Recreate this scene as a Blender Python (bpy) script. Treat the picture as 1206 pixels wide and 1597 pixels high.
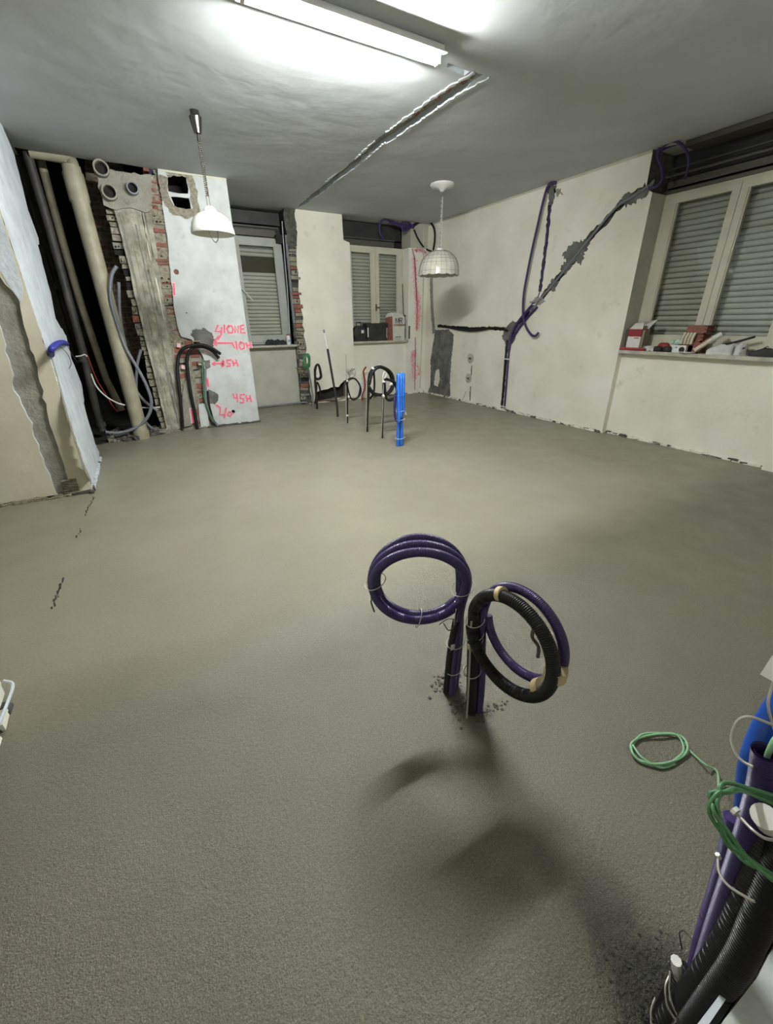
import bpy, bmesh, math, random
from mathutils import Vector, Matrix
from mathutils.geometry import tessellate_polygon, delaunay_2d_cdt
random.seed(7)
PI = math.pi
V = Vector
for o in list(bpy.data.objects): bpy.data.objects.remove(o)
scene = bpy.context.scene
COL = scene.collection

# ------------------------------------------------------------------ camera
F_PX, W_PX, H_PX = 643.97, 1206, 1597
CAM_H = 1.35
RT = V((0.86982138, -0.49328379, -0.00904787)); UP = V((0.21319277, 0.359264, 0.90855832)); FW = V((0.44492652, 0.7922124, -0.41766005))
EYE = V((0, 0, CAM_H))
cd = bpy.data.cameras.new('camera'); cam = bpy.data.objects.new('camera', cd); COL.objects.link(cam)
cd.sensor_fit = 'VERTICAL'; cd.sensor_height = 24.0; cd.lens = 24.0 * F_PX / H_PX
cd.clip_start = 0.02
m = Matrix((RT, UP, -FW)).transposed().to_4x4(); m.translation = EYE
cam.matrix_world = m
scene.camera = cam
# ------------------------------------------------------------------ world, exposure
w = bpy.data.worlds.new('night'); scene.world = w; w.use_nodes = True
w.node_tree.nodes['Background'].inputs[0].default_value = (0.05, 0.06, 0.09, 1)
w.node_tree.nodes['Background'].inputs[1].default_value = 0.15
scene.view_settings.view_transform = 'Standard'; scene.view_settings.look = 'None'
scene.view_settings.exposure = 2.33; scene.view_settings.gamma = 1.0
TUBE_POWER = 165.0      # emission of the fluorescent tube
LAMP_X0, LAMP_X1, LAMP_Y, LAMP_Z = 0.86, 2.09, 2.99, 2.875

# ------------------------------------------------------------------ measuring helpers (photo point -> point on a real plane)
def ray(x, y): return (FW * F_PX + RT * (x - W_PX / 2) - UP * (y - H_PX / 2)).normalized()
def hit(x, y, ax, v):
    d = ray(x, y); return EYE + d * ((v - EYE[ax]) / d[ax])
def atdepth(x, y, dep):
    d = ray(x, y); return EYE + d * (dep / d.dot(FW))
def onfloor(x, y): return hit(x, y, 2, 0.0)
def px_of(p):
    q = V(p) - EYE; d = q.dot(FW); return (W_PX / 2 + F_PX * q.dot(RT) / d, H_PX / 2 - F_PX * q.dot(UP) / d)

# ------------------------------------------------------------------ materials
MATS = {}
def mat(name, c1, c2=None, rough=0.8, scale=6.0, bump=0.0, bscale=40.0, metal=0.0, detail=6.0, c3=None, s3=1.5, spec=0.5,
        emit=None, lo=0.35, hi=0.65, bdist=0.01, lo3=0.55, hi3=0.7):
    if name in MATS: return MATS[name]
    mt = bpy.data.materials.new(name); mt.use_nodes = True; nt = mt.node_tree; N = nt.nodes; L = nt.links
    b = N['Principled BSDF']; b.inputs['Roughness'].default_value = rough; b.inputs['Metallic'].default_value = metal
    b.inputs['Specular IOR Level'].default_value = spec
    b.inputs['Base Color'].default_value = (*c1, 1)
    tc = N.new('ShaderNodeTexCoord')
    if c2:
        n = N.new('ShaderNodeTexNoise'); n.inputs['Scale'].default_value = scale; n.inputs['Detail'].default_value = detail
        L.new(tc.outputs['Object'], n.inputs['Vector'])
        r = N.new('ShaderNodeValToRGB'); r.color_ramp.elements[0].position = lo; r.color_ramp.elements[1].position = hi
        r.color_ramp.elements[0].color = (*c1, 1); r.color_ramp.elements[1].color = (*c2, 1)
        L.new(n.outputs[0], r.inputs[0]); out = r.outputs[0]
        if c3:
            n3 = N.new('ShaderNodeTexNoise'); n3.inputs['Scale'].default_value = s3; n3.inputs['Detail'].default_value = 8
            n3.inputs['Roughness'].default_value = 0.65
            L.new(tc.outputs['Object'], n3.inputs['Vector'])
            r3 = N.new('ShaderNodeValToRGB'); r3.color_ramp.elements[0].position = lo3; r3.color_ramp.elements[1].position = hi3
            mx = N.new('ShaderNodeMixRGB'); L.new(n3.outputs[0], r3.inputs[0]); L.new(r3.outputs[0], mx.inputs[0])
            L.new(out, mx.inputs[1]); mx.inputs[2].default_value = (*c3, 1); out = mx.outputs[0]
        L.new(out, b.inputs['Base Color'])
    if bump:
        n2 = N.new('ShaderNodeTexNoise'); n2.inputs['Scale'].default_value = bscale; n2.inputs['Detail'].default_value = 5
        L.new(tc.outputs['Object'], n2.inputs['Vector'])
        bp = N.new('ShaderNodeBump'); bp.inputs['Strength'].default_value = bump; bp.inputs['Distance'].default_value = bdist
        L.new(n2.outputs[0], bp.inputs['Height']); L.new(bp.outputs[0], b.inputs['Normal'])
    if emit:
        b.inputs['Emission Color'].default_value = (*emit[0], 1); b.inputs['Emission Strength'].default_value = emit[1]
    MATS[name] = mt
    return mt

def floor_material():
    mt = bpy.data.materials.new('fresh_screed'); mt.use_nodes = True; nt = mt.node_tree; N = nt.nodes; L = nt.links
    b = N['Principled BSDF']; tc = N.new('ShaderNodeTexCoord'); P = tc.outputs['Object']
    def noise(s, d=6, r=0.5):
        n = N.new('ShaderNodeTexNoise'); n.inputs['Scale'].default_value = s; n.inputs['Detail'].default_value = d
        n.inputs['Roughness'].default_value = r; L.new(P, n.inputs['Vector']); return n.outputs[0]
    def math_(op, a, bb, clamp=False):
        n = N.new('ShaderNodeMath'); n.operation = op; n.use_clamp = clamp
        for i, q in enumerate((a, bb)):
            if isinstance(q, (int, float)): n.inputs[i].default_value = q
            else: L.new(q, n.inputs[i])
        return n.outputs[0]
    def ramp(f, a, c, p0, p1):
        r = N.new('ShaderNodeValToRGB'); r.color_ramp.elements[0].position = p0; r.color_ramp.elements[1].position = p1
        r.color_ramp.elements[0].color = (*a, 1); r.color_ramp.elements[1].color = (*c, 1); L.new(f, r.inputs[0]); return r.outputs[0]
    def mix(f, a, c, mode='MIX'):
        n = N.new('ShaderNodeMixRGB'); n.blend_type = mode
        for i, q in zip((0, 1, 2), (f, a, c)):
            if isinstance(q, (int, float)): n.inputs[i].default_value = q
            elif isinstance(q, tuple): n.inputs[i].default_value = (*q, 1)
            else: L.new(q, n.inputs[i])
        return n.outputs[0]
    base = ramp(noise(1.3, 5), (0.228, 0.215, 0.158), (0.255, 0.241, 0.18), 0.35, 0.65)
    # the trowelled area ends along the old wall line; in front of it the screed is only levelled and coarser
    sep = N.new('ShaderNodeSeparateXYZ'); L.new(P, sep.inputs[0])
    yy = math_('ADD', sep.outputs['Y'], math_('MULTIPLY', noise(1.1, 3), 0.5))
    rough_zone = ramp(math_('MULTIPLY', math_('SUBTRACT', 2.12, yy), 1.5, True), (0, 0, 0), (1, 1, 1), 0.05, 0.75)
    speck = ramp(noise(210, 3, 0.6), (0.62, 0.62, 0.6), (1.45, 1.45, 1.4), 0.34, 0.68)
    fine = ramp(noise(90, 4, 0.6), (0.9, 0.9, 0.9), (1.1, 1.1, 1.1), 0.35, 0.65)
    col = mix(1.0, base, fine, 'MULTIPLY')
    col2 = mix(1.0, mix(1.0, col, (0.50, 0.495, 0.465), 'MULTIPLY'), speck, 'MULTIPLY')  # coarse zone colour also darkened to steepen the light falloff near the camera
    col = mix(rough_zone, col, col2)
    # wet rings around the pipes standing in the screed
    def ring(cx, cy, rad, dark):
        d = N.new('ShaderNodeVectorMath'); d.operation = 'DISTANCE'; L.new(P, d.inputs[0]); d.inputs[1].default_value = (cx, cy, 0)
        dd = math_('ADD', d.outputs['Value'], math_('MULTIPLY', math_('SUBTRACT', noise(14, 6, 0.7), 0.5), rad * 1.6))
        return ramp(math_('DIVIDE', dd, rad), (dark, dark, dark), (1, 1, 1), 0.55, 1.05)
    for cx, cy, rad, dark in WET: col = mix(1.0, col, ring(cx, cy, rad, dark), 'MULTIPLY')
    L.new(col, b.inputs['Base Color'])
    L.new(ramp(noise(5, 5), (0.33, 0.33, 0.33), (0.46, 0.46, 0.46), 0.35, 0.65), b.inputs['Roughness'])
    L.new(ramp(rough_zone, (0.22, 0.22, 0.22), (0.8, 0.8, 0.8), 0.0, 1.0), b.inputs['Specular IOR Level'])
    h = math_('ADD', math_('MULTIPLY', noise(260, 3, 0.6), 0.45), math_('MULTIPLY', noise(75, 3), 0.5))
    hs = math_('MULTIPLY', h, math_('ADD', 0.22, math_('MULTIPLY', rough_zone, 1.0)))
    h2 = math_('ADD', hs, math_('MULTIPLY', noise(4, 3), 1.2))
    bp = N.new('ShaderNodeBump'); bp.inputs['Strength'].default_value = 0.85; bp.inputs['Distance'].default_value = 0.006
    L.new(h2, bp.inputs['Height']); L.new(bp.outputs[0], b.inputs['Normal'])
    return mt

def brick_material(name, horizontal='x'):
    mt = bpy.data.materials.new(name); mt.use_nodes = True; nt = mt.node_tree; N = nt.nodes; L = nt.links
    b = N['Principled BSDF']; b.inputs['Roughness'].default_value = 0.95
    tc = N.new('ShaderNodeTexCoord'); sp = N.new('ShaderNodeSeparateXYZ'); cb = N.new('ShaderNodeCombineXYZ')
    L.new(tc.outputs['Object'], sp.inputs[0]); L.new(sp.outputs['X' if horizontal == 'x' else 'Y'], cb.inputs[0]); L.new(sp.outputs['Z'], cb.inputs[1])
    br = N.new('ShaderNodeTexBrick'); L.new(cb.outputs[0], br.inputs['Vector']); br.inputs['Scale'].default_value = 4.0
    br.inputs['Color1'].default_value = (0.17, 0.055, 0.035, 1); br.inputs['Color2'].default_value = (0.13, 0.11, 0.08, 1)
    br.inputs['Mortar'].default_value = (0.2, 0.18, 0.13, 1); br.inputs['Mortar Size'].default_value = 0.04
    n = N.new('ShaderNodeTexNoise'); n.inputs['Scale'].default_value = 18; n.inputs['Detail'].default_value = 6
    L.new(tc.outputs['Object'], n.inputs['Vector'])
    mx = N.new('ShaderNodeMixRGB'); mx.blend_type = 'MIX'; rr = N.new('ShaderNodeValToRGB')
    rr.color_ramp.elements[0].position = 0.45; rr.color_ramp.elements[1].position = 0.62
    L.new(n.outputs[0], rr.inputs[0]); L.new(rr.outputs[0], mx.inputs[0]); L.new(br.outputs[0], mx.inputs[1]); mx.inputs[2].default_value = (0.22, 0.2, 0.15, 1)
    L.new(mx.outputs[0], b.inputs['Base Color'])
    bp = N.new('ShaderNodeBump'); bp.inputs['Strength'].default_value = 0.9; bp.inputs['Distance'].default_value = 0.01
    L.new(n.outputs[0], bp.inputs['Height']); L.new(bp.outputs[0], b.inputs['Normal'])
    return mt

def glass_material():
    mt = bpy.data.materials.new('window_glass'); mt.use_nodes = True; nt = mt.node_tree; N = nt.nodes; L = nt.links
    N.remove(N['Principled BSDF']); out = [n for n in N if n.type == 'OUTPUT_MATERIAL'][0]
    t = N.new('ShaderNodeBsdfTransparent'); g = N.new('ShaderNodeBsdfGlossy'); g.inputs['Roughness'].default_value = 0.02
    t.inputs[0].default_value = (0.93, 0.95, 0.94, 1)
    f = N.new('ShaderNodeFresnel'); f.inputs[0].default_value = 1.45; x = N.new('ShaderNodeMixShader')
    L.new(f.outputs[0], x.inputs[0]); L.new(t.outputs[0], x.inputs[1]); L.new(g.outputs[0], x.inputs[2]); L.new(x.outputs[0], out.inputs[0])
    return mt

def shade_grid_material():
    # mother-of-pearl tiles in a dark came, like a leaded shade
    mt = bpy.data.materials.new('pearl_shade'); mt.use_nodes = True; nt = mt.node_tree; N = nt.nodes; L = nt.links
    b = N['Principled BSDF']; b.inputs['Roughness'].default_value = 0.18
    tc = N.new('ShaderNodeTexCoord'); n = N.new('ShaderNodeTexNoise'); n.inputs['Scale'].default_value = 14; L.new(tc.outputs['Object'], n.inputs['Vector'])
    r = N.new('ShaderNodeValToRGB'); r.color_ramp.elements[0].color = (0.42, 0.4, 0.33, 1); r.color_ramp.elements[1].color = (0.68, 0.66, 0.58, 1)
    L.new(n.outputs[0], r.inputs[0]); L.new(r.outputs[0], b.inputs['Base Color'])
    return mt

M = dict(
    plaster=mat('aged_cream_plaster', (0.76, 0.745, 0.64), (0.85, 0.835, 0.74), 0.85, 2.2, 0.35, 25, c3=(0.48, 0.46, 0.38), s3=3.5, lo3=0.6, hi3=0.85),
    plaster_left=mat('yellow_cream_plaster', (0.6, 0.565, 0.43), (0.66, 0.63, 0.5), 0.85, 3, 0.2, 20),
    plaster_white=mat('white_painted_plaster', (0.70, 0.75, 0.80), (0.56, 0.61, 0.66), 0.8, 5, 0.6, 30, c3=(0.4, 0.42, 0.42), s3=9, lo3=0.6, hi3=0.75),
    pillar=mat('white_pillar_plaster', (0.62, 0.645, 0.645), (0.52, 0.54, 0.53), 0.85, 5, 0.4, 30, c3=(0.42, 0.42, 0.4), s3=7, lo3=0.58, hi3=0.8),
    ceiling=mat('ceiling_plaster', (0.47, 0.49, 0.495), (0.54, 0.565, 0.585), 0.85, 1.2, 0.35, 2.6, bdist=0.03),
    alcove=mat('alcove_grey_paint', (0.42, 0.42, 0.36), (0.5, 0.5, 0.43), 0.8, 4, 0.2, 30),
    mortar=mat('dark_fresh_mortar', (0.06, 0.06, 0.055), (0.12, 0.12, 0.105), 0.95, 20, 0.9, 60, c3=(0.05, 0.05, 0.045), s3=10),
    mortar_lt=mat('grey_dry_mortar', (0.27, 0.26, 0.22), (0.35, 0.34, 0.29), 0.95, 12, 0.9, 45, c3=(0.2, 0.19, 0.16), s3=6),
    patch=mat('damp_grey_patch', (0.10, 0.10, 0.095), (0.19, 0.19, 0.175), 0.9, 8, 0.5, 50),
    concrete=mat('board_marked_concrete', (0.22, 0.21, 0.16), (0.46, 0.44, 0.36), 0.9, 9, 0.6, 30),
    black=mat('hollow_shade_black', (0.012, 0.012, 0.012), (0.03, 0.028, 0.025), 0.95, 10),  # near-black colour stands in for the unlit depth of shaft and holes
    dark=mat('dark_box_metal', (0.018, 0.018, 0.019), (0.035, 0.035, 0.036), 0.6, 6),
    darkbar=mat('grey_box_bar', (0.075, 0.07, 0.06), None, 0.5),
    brick=brick_material('old_brickwork'), bricky=brick_material('old_brickwork_side', 'y'),
    terracotta=mat('terracotta', (0.30, 0.115, 0.085), (0.19, 0.09, 0.07), 0.95, 25, 0.5, 60),
    rubble=mat('mortar_rubble', (0.2, 0.18, 0.13), (0.34, 0.32, 0.25), 0.95, 30, 1.0, 60),
    frame=mat('cream_window_paint', (0.6, 0.59, 0.48), (0.52, 0.51, 0.41), 0.45, 5),
    frame_grey=mat('grey_window_paint', (0.42, 0.43, 0.4), (0.34, 0.35, 0.32), 0.5, 5),
    shutter=mat('grey_shutter_slats', (0.58, 0.55, 0.48), (0.5, 0.47, 0.41), 0.5, 3),
    stone=mat('travertine_sill', (0.55, 0.53, 0.45), (0.38, 0.37, 0.3), 0.5, 9, 0.3, 40),
    purple=mat('purple_conduit_plastic', (0.034, 0.02, 0.10), None, 0.38),
    purple2=mat('blue_violet_plastic', (0.03, 0.035, 0.3), None, 0.4),
    blackp=mat('black_conduit_plastic', (0.008, 0.008, 0.009), None, 0.45, spec=0.3),
    greyp=mat('grey_conduit_plastic', (0.19, 0.2, 0.23), None, 0.35),
    blue=mat('bright_blue_plastic', (0.025, 0.16, 0.66), None, 0.35),
    bluedeep=mat('deep_blue_plastic', (0.008, 0.07, 0.38), None, 0.3),
    green=mat('green_wire_plastic', (0.06, 0.19, 0.075), None, 0.4),
    greenlt=mat('pale_green_wire', (0.24, 0.46, 0.26), None, 0.45),
    wire=mat('galvanised_wire', (0.45, 0.44, 0.4), None, 0.45, metal=0.3),
    rust=mat('dark_wire', (0.09, 0.08, 0.06), None, 0.5),
    tape=mat('tan_paper_tape', (0.45, 0.36, 0.2), (0.6, 0.5, 0.3), 0.7, 30),
    whitep=mat('white_plastic', (0.75, 0.75, 0.72), (0.66, 0.66, 0.62), 0.4, 20),
    pvc=mat('beige_waste_pipe', (0.4, 0.375, 0.27), (0.29, 0.27, 0.19), 0.55, 7, 0.2, 30),
    darkpipe=mat('dark_iron_pipe', (0.03, 0.03, 0.03), (0.06, 0.057, 0.05), 0.6, 8, 0.4, 40),
    chrome=mat('chrome', (0.6, 0.6, 0.6), None, 0.15, metal=1.0),
    darkchrome=mat('smoked_chrome', (0.1, 0.095, 0.09), None, 0.2, metal=0.9),
    opal=mat('opal_glass', (0.78, 0.78, 0.72), None, 0.15),
    pearl=shade_grid_material(), glass=glass_material(),
    came=mat('brass_came', (0.13, 0.12, 0.09), None, 0.5, metal=0.4),
    enamel=mat('white_enamel', (0.75, 0.75, 0.73), None, 0.4),
    tube=mat('lit_tube', (1, 1, 1), None, 0.5, emit=((0.97, 0.985, 0.965), TUBE_POWER)),
    pink=mat('pink_spray_paint', (0.85, 0.13, 0.23), (0.8, 0.22, 0.3), 0.8, 60),
    pinklt=mat('pink_overspray', (0.85, 0.42, 0.47), (0.75, 0.62, 0.62), 0.85, 50),
    red=mat('red_spray_paint', (0.42, 0.04, 0.05), (0.5, 0.12, 0.12), 0.85, 60),
    redobj=mat('dark_red_card', (0.3, 0.02, 0.03), (0.25, 0.03, 0.03), 0.6, 8),
    redplast=mat('red_plastic', (0.4, 0.05, 0.05), None, 0.5),
    redwire=mat('red_wire', (0.25, 0.03, 0.02), None, 0.5),
    ink=mat('black_ink', (0.02, 0.02, 0.02), None, 0.7),
    rubber=mat('black_rubber', (0.015, 0.015, 0.016), (0.03, 0.03, 0.03), 0.7, 12),
    cloth=mat('black_cloth', (0.02, 0.02, 0.022), (0.04, 0.04, 0.045), 0.95, 20, 0.5, 50),
    canvas=mat('white_canvas', (0.66, 0.67, 0.66), (0.55, 0.56, 0.55), 0.8, 12, 0.3, 120),
    lining=mat('beige_lining', (0.25, 0.2, 0.13), None, 0.9),
    card=mat('brown_card', (0.35, 0.27, 0.17), (0.28, 0.2, 0.12), 0.9, 10),
    paper=mat('white_paper_sack', (0.66, 0.66, 0.6), (0.58, 0.58, 0.53), 0.8, 12, 0.4, 25),
    bluepk=mat('blue_printed_film', (0.12, 0.2, 0.5), (0.6, 0.65, 0.7), 0.3, 22),
    greenpk=mat('green_printed_film', (0.05, 0.3, 0.08), (0.65, 0.7, 0.72), 0.3, 18),
    cream=mat('cream_foam', (0.6, 0.55, 0.42), None, 0.9),
    brownband=mat('brown_dark_slat', (0.05, 0.042, 0.02), None, 0.7),
)
_w = onfloor(1015, 1540)
WET = [(0.82, 0.92, 0.06, 0.45), (0.83, 0.82, 0.045, 0.45), (0.86, 0.79, 0.05, 0.6), (0.74, 1.02, 0.09, 0.85), (_w.x, _w.y, 0.13, 0.4),
       (2.5, 4.14, 0.05, 0.6), (2.51, 4.57, 0.05, 0.6), (2.5, 4.98, 0.05, 0.6), (0.74, 0.22, 0.1, 0.8)]
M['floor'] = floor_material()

# ------------------------------------------------------------------ mesh helpers
class MB:
    def __init__(s): s.v = []; s.f = []; s.m = []; s.mats = []
    def mi(s, mt):
        if mt not in s.mats: s.mats.append(mt)
        return s.mats.index(mt)
    def add(s, vs, fs, mt):
        o = len(s.v); s.v += [tuple(v) for v in vs]; i = s.mi(mt)
        for f in fs: s.f.append(tuple(o + k for k in f)); s.m.append(i)
        return s
    def box(s, a, b, mt, mtx=None, jit=0.0):
        x0, y0, z0 = a; x1, y1, z1 = b
        vs = [V(p) for p in ((x0, y0, z0), (x1, y0, z0), (x1, y1, z0), (x0, y1, z0), (x0, y0, z1), (x1, y0, z1), (x1, y1, z1), (x0, y1, z1))]
        if jit: vs = [v + V((random.uniform(-jit, jit), random.uniform(-jit, jit), random.uniform(-jit, jit))) for v in vs]
        if mtx: vs = [mtx @ v for v in vs]
        return s.add(vs, [(0, 3, 2, 1), (4, 5, 6, 7), (0, 1, 5, 4), (1, 2, 6, 5), (2, 3, 7, 6), (3, 0, 4, 7)], mt)
    def lathe(s, c, prof, mt, n=32, axis='z', mtx=None, scallop=0):
        vs = []; fs = []
        for j, (r, z) in enumerate(prof):
            for i in range(n):
                a = 2 * PI * i / n
                zz = z
                if scallop and j in (scallop,): zz = z - 0.012 * abs(math.sin(a * 14 / 2 * 1.0))
                p = V((r * math.cos(a), r * math.sin(a), zz))
                if axis == 'x': p = V((p.z, p.x, p.y))
                if axis == 'y': p = V((p.x, p.z, p.y))
                if mtx: p = mtx @ p
                vs.append(V(c) + p)
        for j in range(len(prof) - 1):
            for i in range(n):
                k = (i + 1) % n
                fs.append((j * n + i, j * n + k, (j + 1) * n + k, (j + 1) * n + i))
        return s.add(vs, fs, mt)
    def tube(s, pts, r, mt, n=10, step=None, pitch=0.0, amp=0.10, smooth=True, cap=True, rfun=None):
        P = spline(pts) if smooth and len(pts) > 2 else [V(p) for p in pts]
        if pitch: P = resample(P, pitch / 4)
        elif step: P = resample(P, step)
        ups = None; vs = []; fs = []
        for i, p in enumerate(P):
            t = (P[min(i + 1, len(P) - 1)] - P[max(i - 1, 0)])
            t = t.normalized() if t.length > 1e-9 else V((0, 0, 1))
            if ups is None:
                ups = V((0, 0, 1)) if abs(t.z) < 0.9 else V((1, 0, 0))
            ups = (ups - t * ups.dot(t)).normalized(); sd = t.cross(ups)
            rr = r * (1 + (amp if i % 4 < 2 else -amp) * 0.5) if pitch else r
            if rfun: rr = rr * rfun(i / max(1, len(P) - 1))
            for k in range(n):
                a = 2 * PI * k / n; vs.append(p + (ups * math.cos(a) + sd * math.sin(a)) * rr)
        for i in range(len(P) - 1):
            for k in range(n):
                q = (k + 1) % n; fs.append((i * n + k, i * n + q, (i + 1) * n + q, (i + 1) * n + k))
        if cap: fs.append(tuple(range(n - 1, -1, -1))); fs.append(tuple((len(P) - 1) * n + k for k in range(n)))
        return s.add(vs, fs, mt)
    def prism(s, poly3, normal, th, mt, side=None):
        """polygon (3D, planar) given thickness th along normal"""
        n = len(poly3); A = [V(p) for p in poly3]; B = [p + V(normal) * th for p in A]
        tris = tessellate_polygon([A])
        fs = [tuple(t) for t in tris] + [tuple(n + k for k in reversed(t)) for t in tris]
        s.add(A + B, fs, mt)
        s.add(A + B, [(i, (i + 1) % n, n + (i + 1) % n, n + i) for i in range(n)], side or mt)
        return s

def spline(pts, sub=8):
    P = [V(p) for p in pts]; Q = [P[0] * 2 - P[1]] + P + [P[-1] * 2 - P[-2]]; out = []
    for i in range(1, len(Q) - 2):
        a, b, c, d = Q[i - 1], Q[i], Q[i + 1], Q[i + 2]
        for k in range(sub):
            t = k / sub
            out.append(0.5 * ((2 * b) + (c - a) * t + (2 * a - 5 * b + 4 * c - d) * t * t + (3 * b - a - 3 * c + d) * t ** 3))
    out.append(P[-1]); return out
def resample(P, step):
    out = [P[0]]; acc = 0.0
    for i in range(len(P) - 1):
        a, b = P[i], P[i + 1]; L = (b - a).length; t = step - acc
        while t <= L: out.append(a.lerp(b, t / L)); t += step
        acc = L - (t - step)
    out.append(P[-1]); return out
def make(name, mb, loc=(0, 0, 0), parent=None, smooth=False):
    me = bpy.data.meshes.new(name); loc = V(loc)
    me.from_pydata([tuple(V(v) - loc) for v in mb.v], [], mb.f)
    for mt in mb.mats: me.materials.append(mt)
    for p, i in zip(me.polygons, mb.m): p.material_index = i
    if smooth:
        for p in me.polygons: p.use_smooth = True
    bm = bmesh.new(); bm.from_mesh(me); bmesh.ops.recalc_face_normals(bm, faces=bm.faces)
    if smooth:
        for e in bm.edges:
            if len(e.link_faces) == 2 and e.calc_face_angle(0) > 0.9: e.smooth = False
    bm.to_mesh(me); bm.free()
    o = bpy.data.objects.new(name, me); COL.objects.link(o)
    if parent is not None: o.parent = parent
    else: o.location = loc
    return o
def thing(name, label, cat, loc, group=None):
    o = bpy.data.objects.new(name, None); COL.objects.link(o); o.location = loc; o.empty_display_size = 0.05
    o['label'] = label; o['category'] = cat
    if group: o['group'] = group
    return o
SPLIT = {'wire_tie', 'tape_band', 'cable_tie', 'end_socket', 'wire_end', 'wire_knot', 'pull_wire', 'hanger', 'folded_conduit', 'loose_wires', 'chain_link'}
def pieces(mb):
    par = list(range(len(mb.v)))
    def fd(a):
        while par[a] != a: par[a] = par[par[a]]; a = par[a]
        return a
    for f in mb.f:
        for k in f[1:]: par[fd(f[0])] = fd(k)
    G = {}
    for f, mi in zip(mb.f, mb.m): G.setdefault(fd(f[0]), []).append((f, mi))
    out = []
    for fs in G.values():
        q = MB(); q.mats = mb.mats; mp = {}
        for f, mi in fs:
            for k in f:
                if k not in mp: mp[k] = len(q.v); q.v.append(mb.v[k])
            q.f.append(tuple(mp[k] for k in f)); q.m.append(mi)
        out.append(q)
    return out
def part(t, name, mb, smooth=False, label=None, of=None):
    if name in SPLIT:
        for q in pieces(mb): o = part_(t, {'loose_wires': 'loose_wire'}.get(name, name), q, smooth, None, of)
        return o
    return part_(t, name, mb, smooth, label, of)
def part_(t, name, mb, smooth=False, label=None, of=None):
    """mesh given in world coordinates, made a child of thing t (or of part `of`)"""
    o = make(name, mb, t.location, of or t, smooth)
    if label: o['label'] = label
    return o
def solo(name, label, cat, mb, loc, smooth=False, group=None, kind=None):
    o = make(name, mb, loc, None, smooth); o['label'] = label; o['category'] = cat
    if group: o['group'] = group
    if kind: o['kind'] = kind
    return o
def struct(name, mb, smooth=False, loc=(0, 0, 0)):
    o = make(name, mb, loc, None, smooth); o['kind'] = 'structure'; return o
def spart(parent, name, mb, smooth=False, label=None):
    o = make(name, mb, (0, 0, 0), parent, smooth)
    if label: o['label'] = label
    return o
def ragged(poly, amp=0.01, step=0.04, closed=True, seed=None):
    if seed is not None: random.seed(seed)
    out = []; n = len(poly)
    for i in range(n if closed else n - 1):
        a, b = poly[i], poly[(i + 1) % n]; L = math.hypot(b[0] - a[0], b[1] - a[1]); k = max(1, int(L / step))
        for j in range(k):
            t = j / k
            out.append((a[0] + (b[0] - a[0]) * t + random.uniform(-amp, amp), a[1] + (b[1] - a[1]) * t + random.uniform(-amp, amp)))
    if not closed: out.append(poly[-1])
    return out
def panel(mb, f, outer, holes, mt):
    """flat panel with real recesses. f(u, v, d) -> 3D (d = depth behind the face). holes = [(poly, depth, floor_mat, side_mat)]"""
    loops = [outer] + [h[0] for h in holes]
    flat = [Vector((p[0], p[1])) for lp in loops for p in lp]; E_ = []; o_ = 0
    for lp in loops:
        k = len(lp); E_ += [(o_ + i, o_ + (i + 1) % k) for i in range(k)]; o_ += k
    vs, _, tris, *_r = delaunay_2d_cdt(flat, E_, [], 0, 1e-6)
    def inside(p, lp):
        c = False; k = len(lp)
        for i in range(k):
            a, b = lp[i], lp[i - 1]
            if (a[1] > p[1]) != (b[1] > p[1]) and p[0] < (b[0] - a[0]) * (p[1] - a[1]) / (b[1] - a[1]) + a[0]: c = not c
        return c
    keep = []
    for t in tris:
        c = sum((vs[i] for i in t), Vector((0, 0))) / len(t)
        if inside(c, outer) and not any(inside(c, h[0]) for h in holes): keep.append(tuple(t))
    mb.add([f(v[0], v[1], 0) for v in vs], keep, mt)
    for poly, dep, fm, sm in holes:
        n = len(poly)
        vs = [f(u, v, 0) for u, v in poly] + [f(u, v, dep) for u, v in poly]
        mb.add(vs, [(i, (i + 1) % n, n + (i + 1) % n, n + i) for i in range(n)], sm)
        if fm: mb.add([f(u, v, dep) for u, v in poly], [tuple(t) for t in tessellate_polygon([[V((u, v, 0)) for u, v in poly]])], fm)
    return mb
def on(ax, val, pts):
    """photo points laid on plane axis=val, as 2D plane coordinates"""
    k = [i for i in (0, 1, 2) if i != ax]; out = []
    for p in pts:
        q = hit(p[0], p[1], ax, val); out.append((q[k[0]], q[k[1]]))
    return out
def band(pts, widths):
    """closed outline of a band along 2D polyline"""
    L = []; Rr = []
    for i, p in enumerate(pts):
        a = pts[max(i - 1, 0)]; b = pts[min(i + 1, len(pts) - 1)]
        dx, dy = b[0] - a[0], b[1] - a[1]; l = math.hypot(dx, dy) or 1; w = widths[i] if isinstance(widths, (list, tuple)) else widths
        nx, ny = -dy / l * w / 2, dx / l * w / 2
        L.append((p[0] + nx, p[1] + ny)); Rr.append((p[0] - nx, p[1] - ny))
    return L + Rr[::-1]
XR, YB, ZC = 5.10, 7.425, 2.95
fR = lambda u, v, d: V((XR + d, u, v))       # right wall: (y, z)
fB = lambda u, v, d: V((u, YB + d, v))       # back wall: (x, z)
fC = lambda u, v, d: V((u, v, ZC + d))       # ceiling: (x, y)
YL, XJ = 4.27, -0.60
fL = lambda u, v, d: V((u, YL + d, v))       # left wall front face
fJ = lambda u, v, d: V((XJ - d, u, v))       # left wall end face (y, z)
YP, YK = 6.37, 6.40
fP = lambda u, v, d: V((u, YP + d, v))       # pillar face
fK = lambda u, v, d: V((u, YK + d, v))

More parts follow.
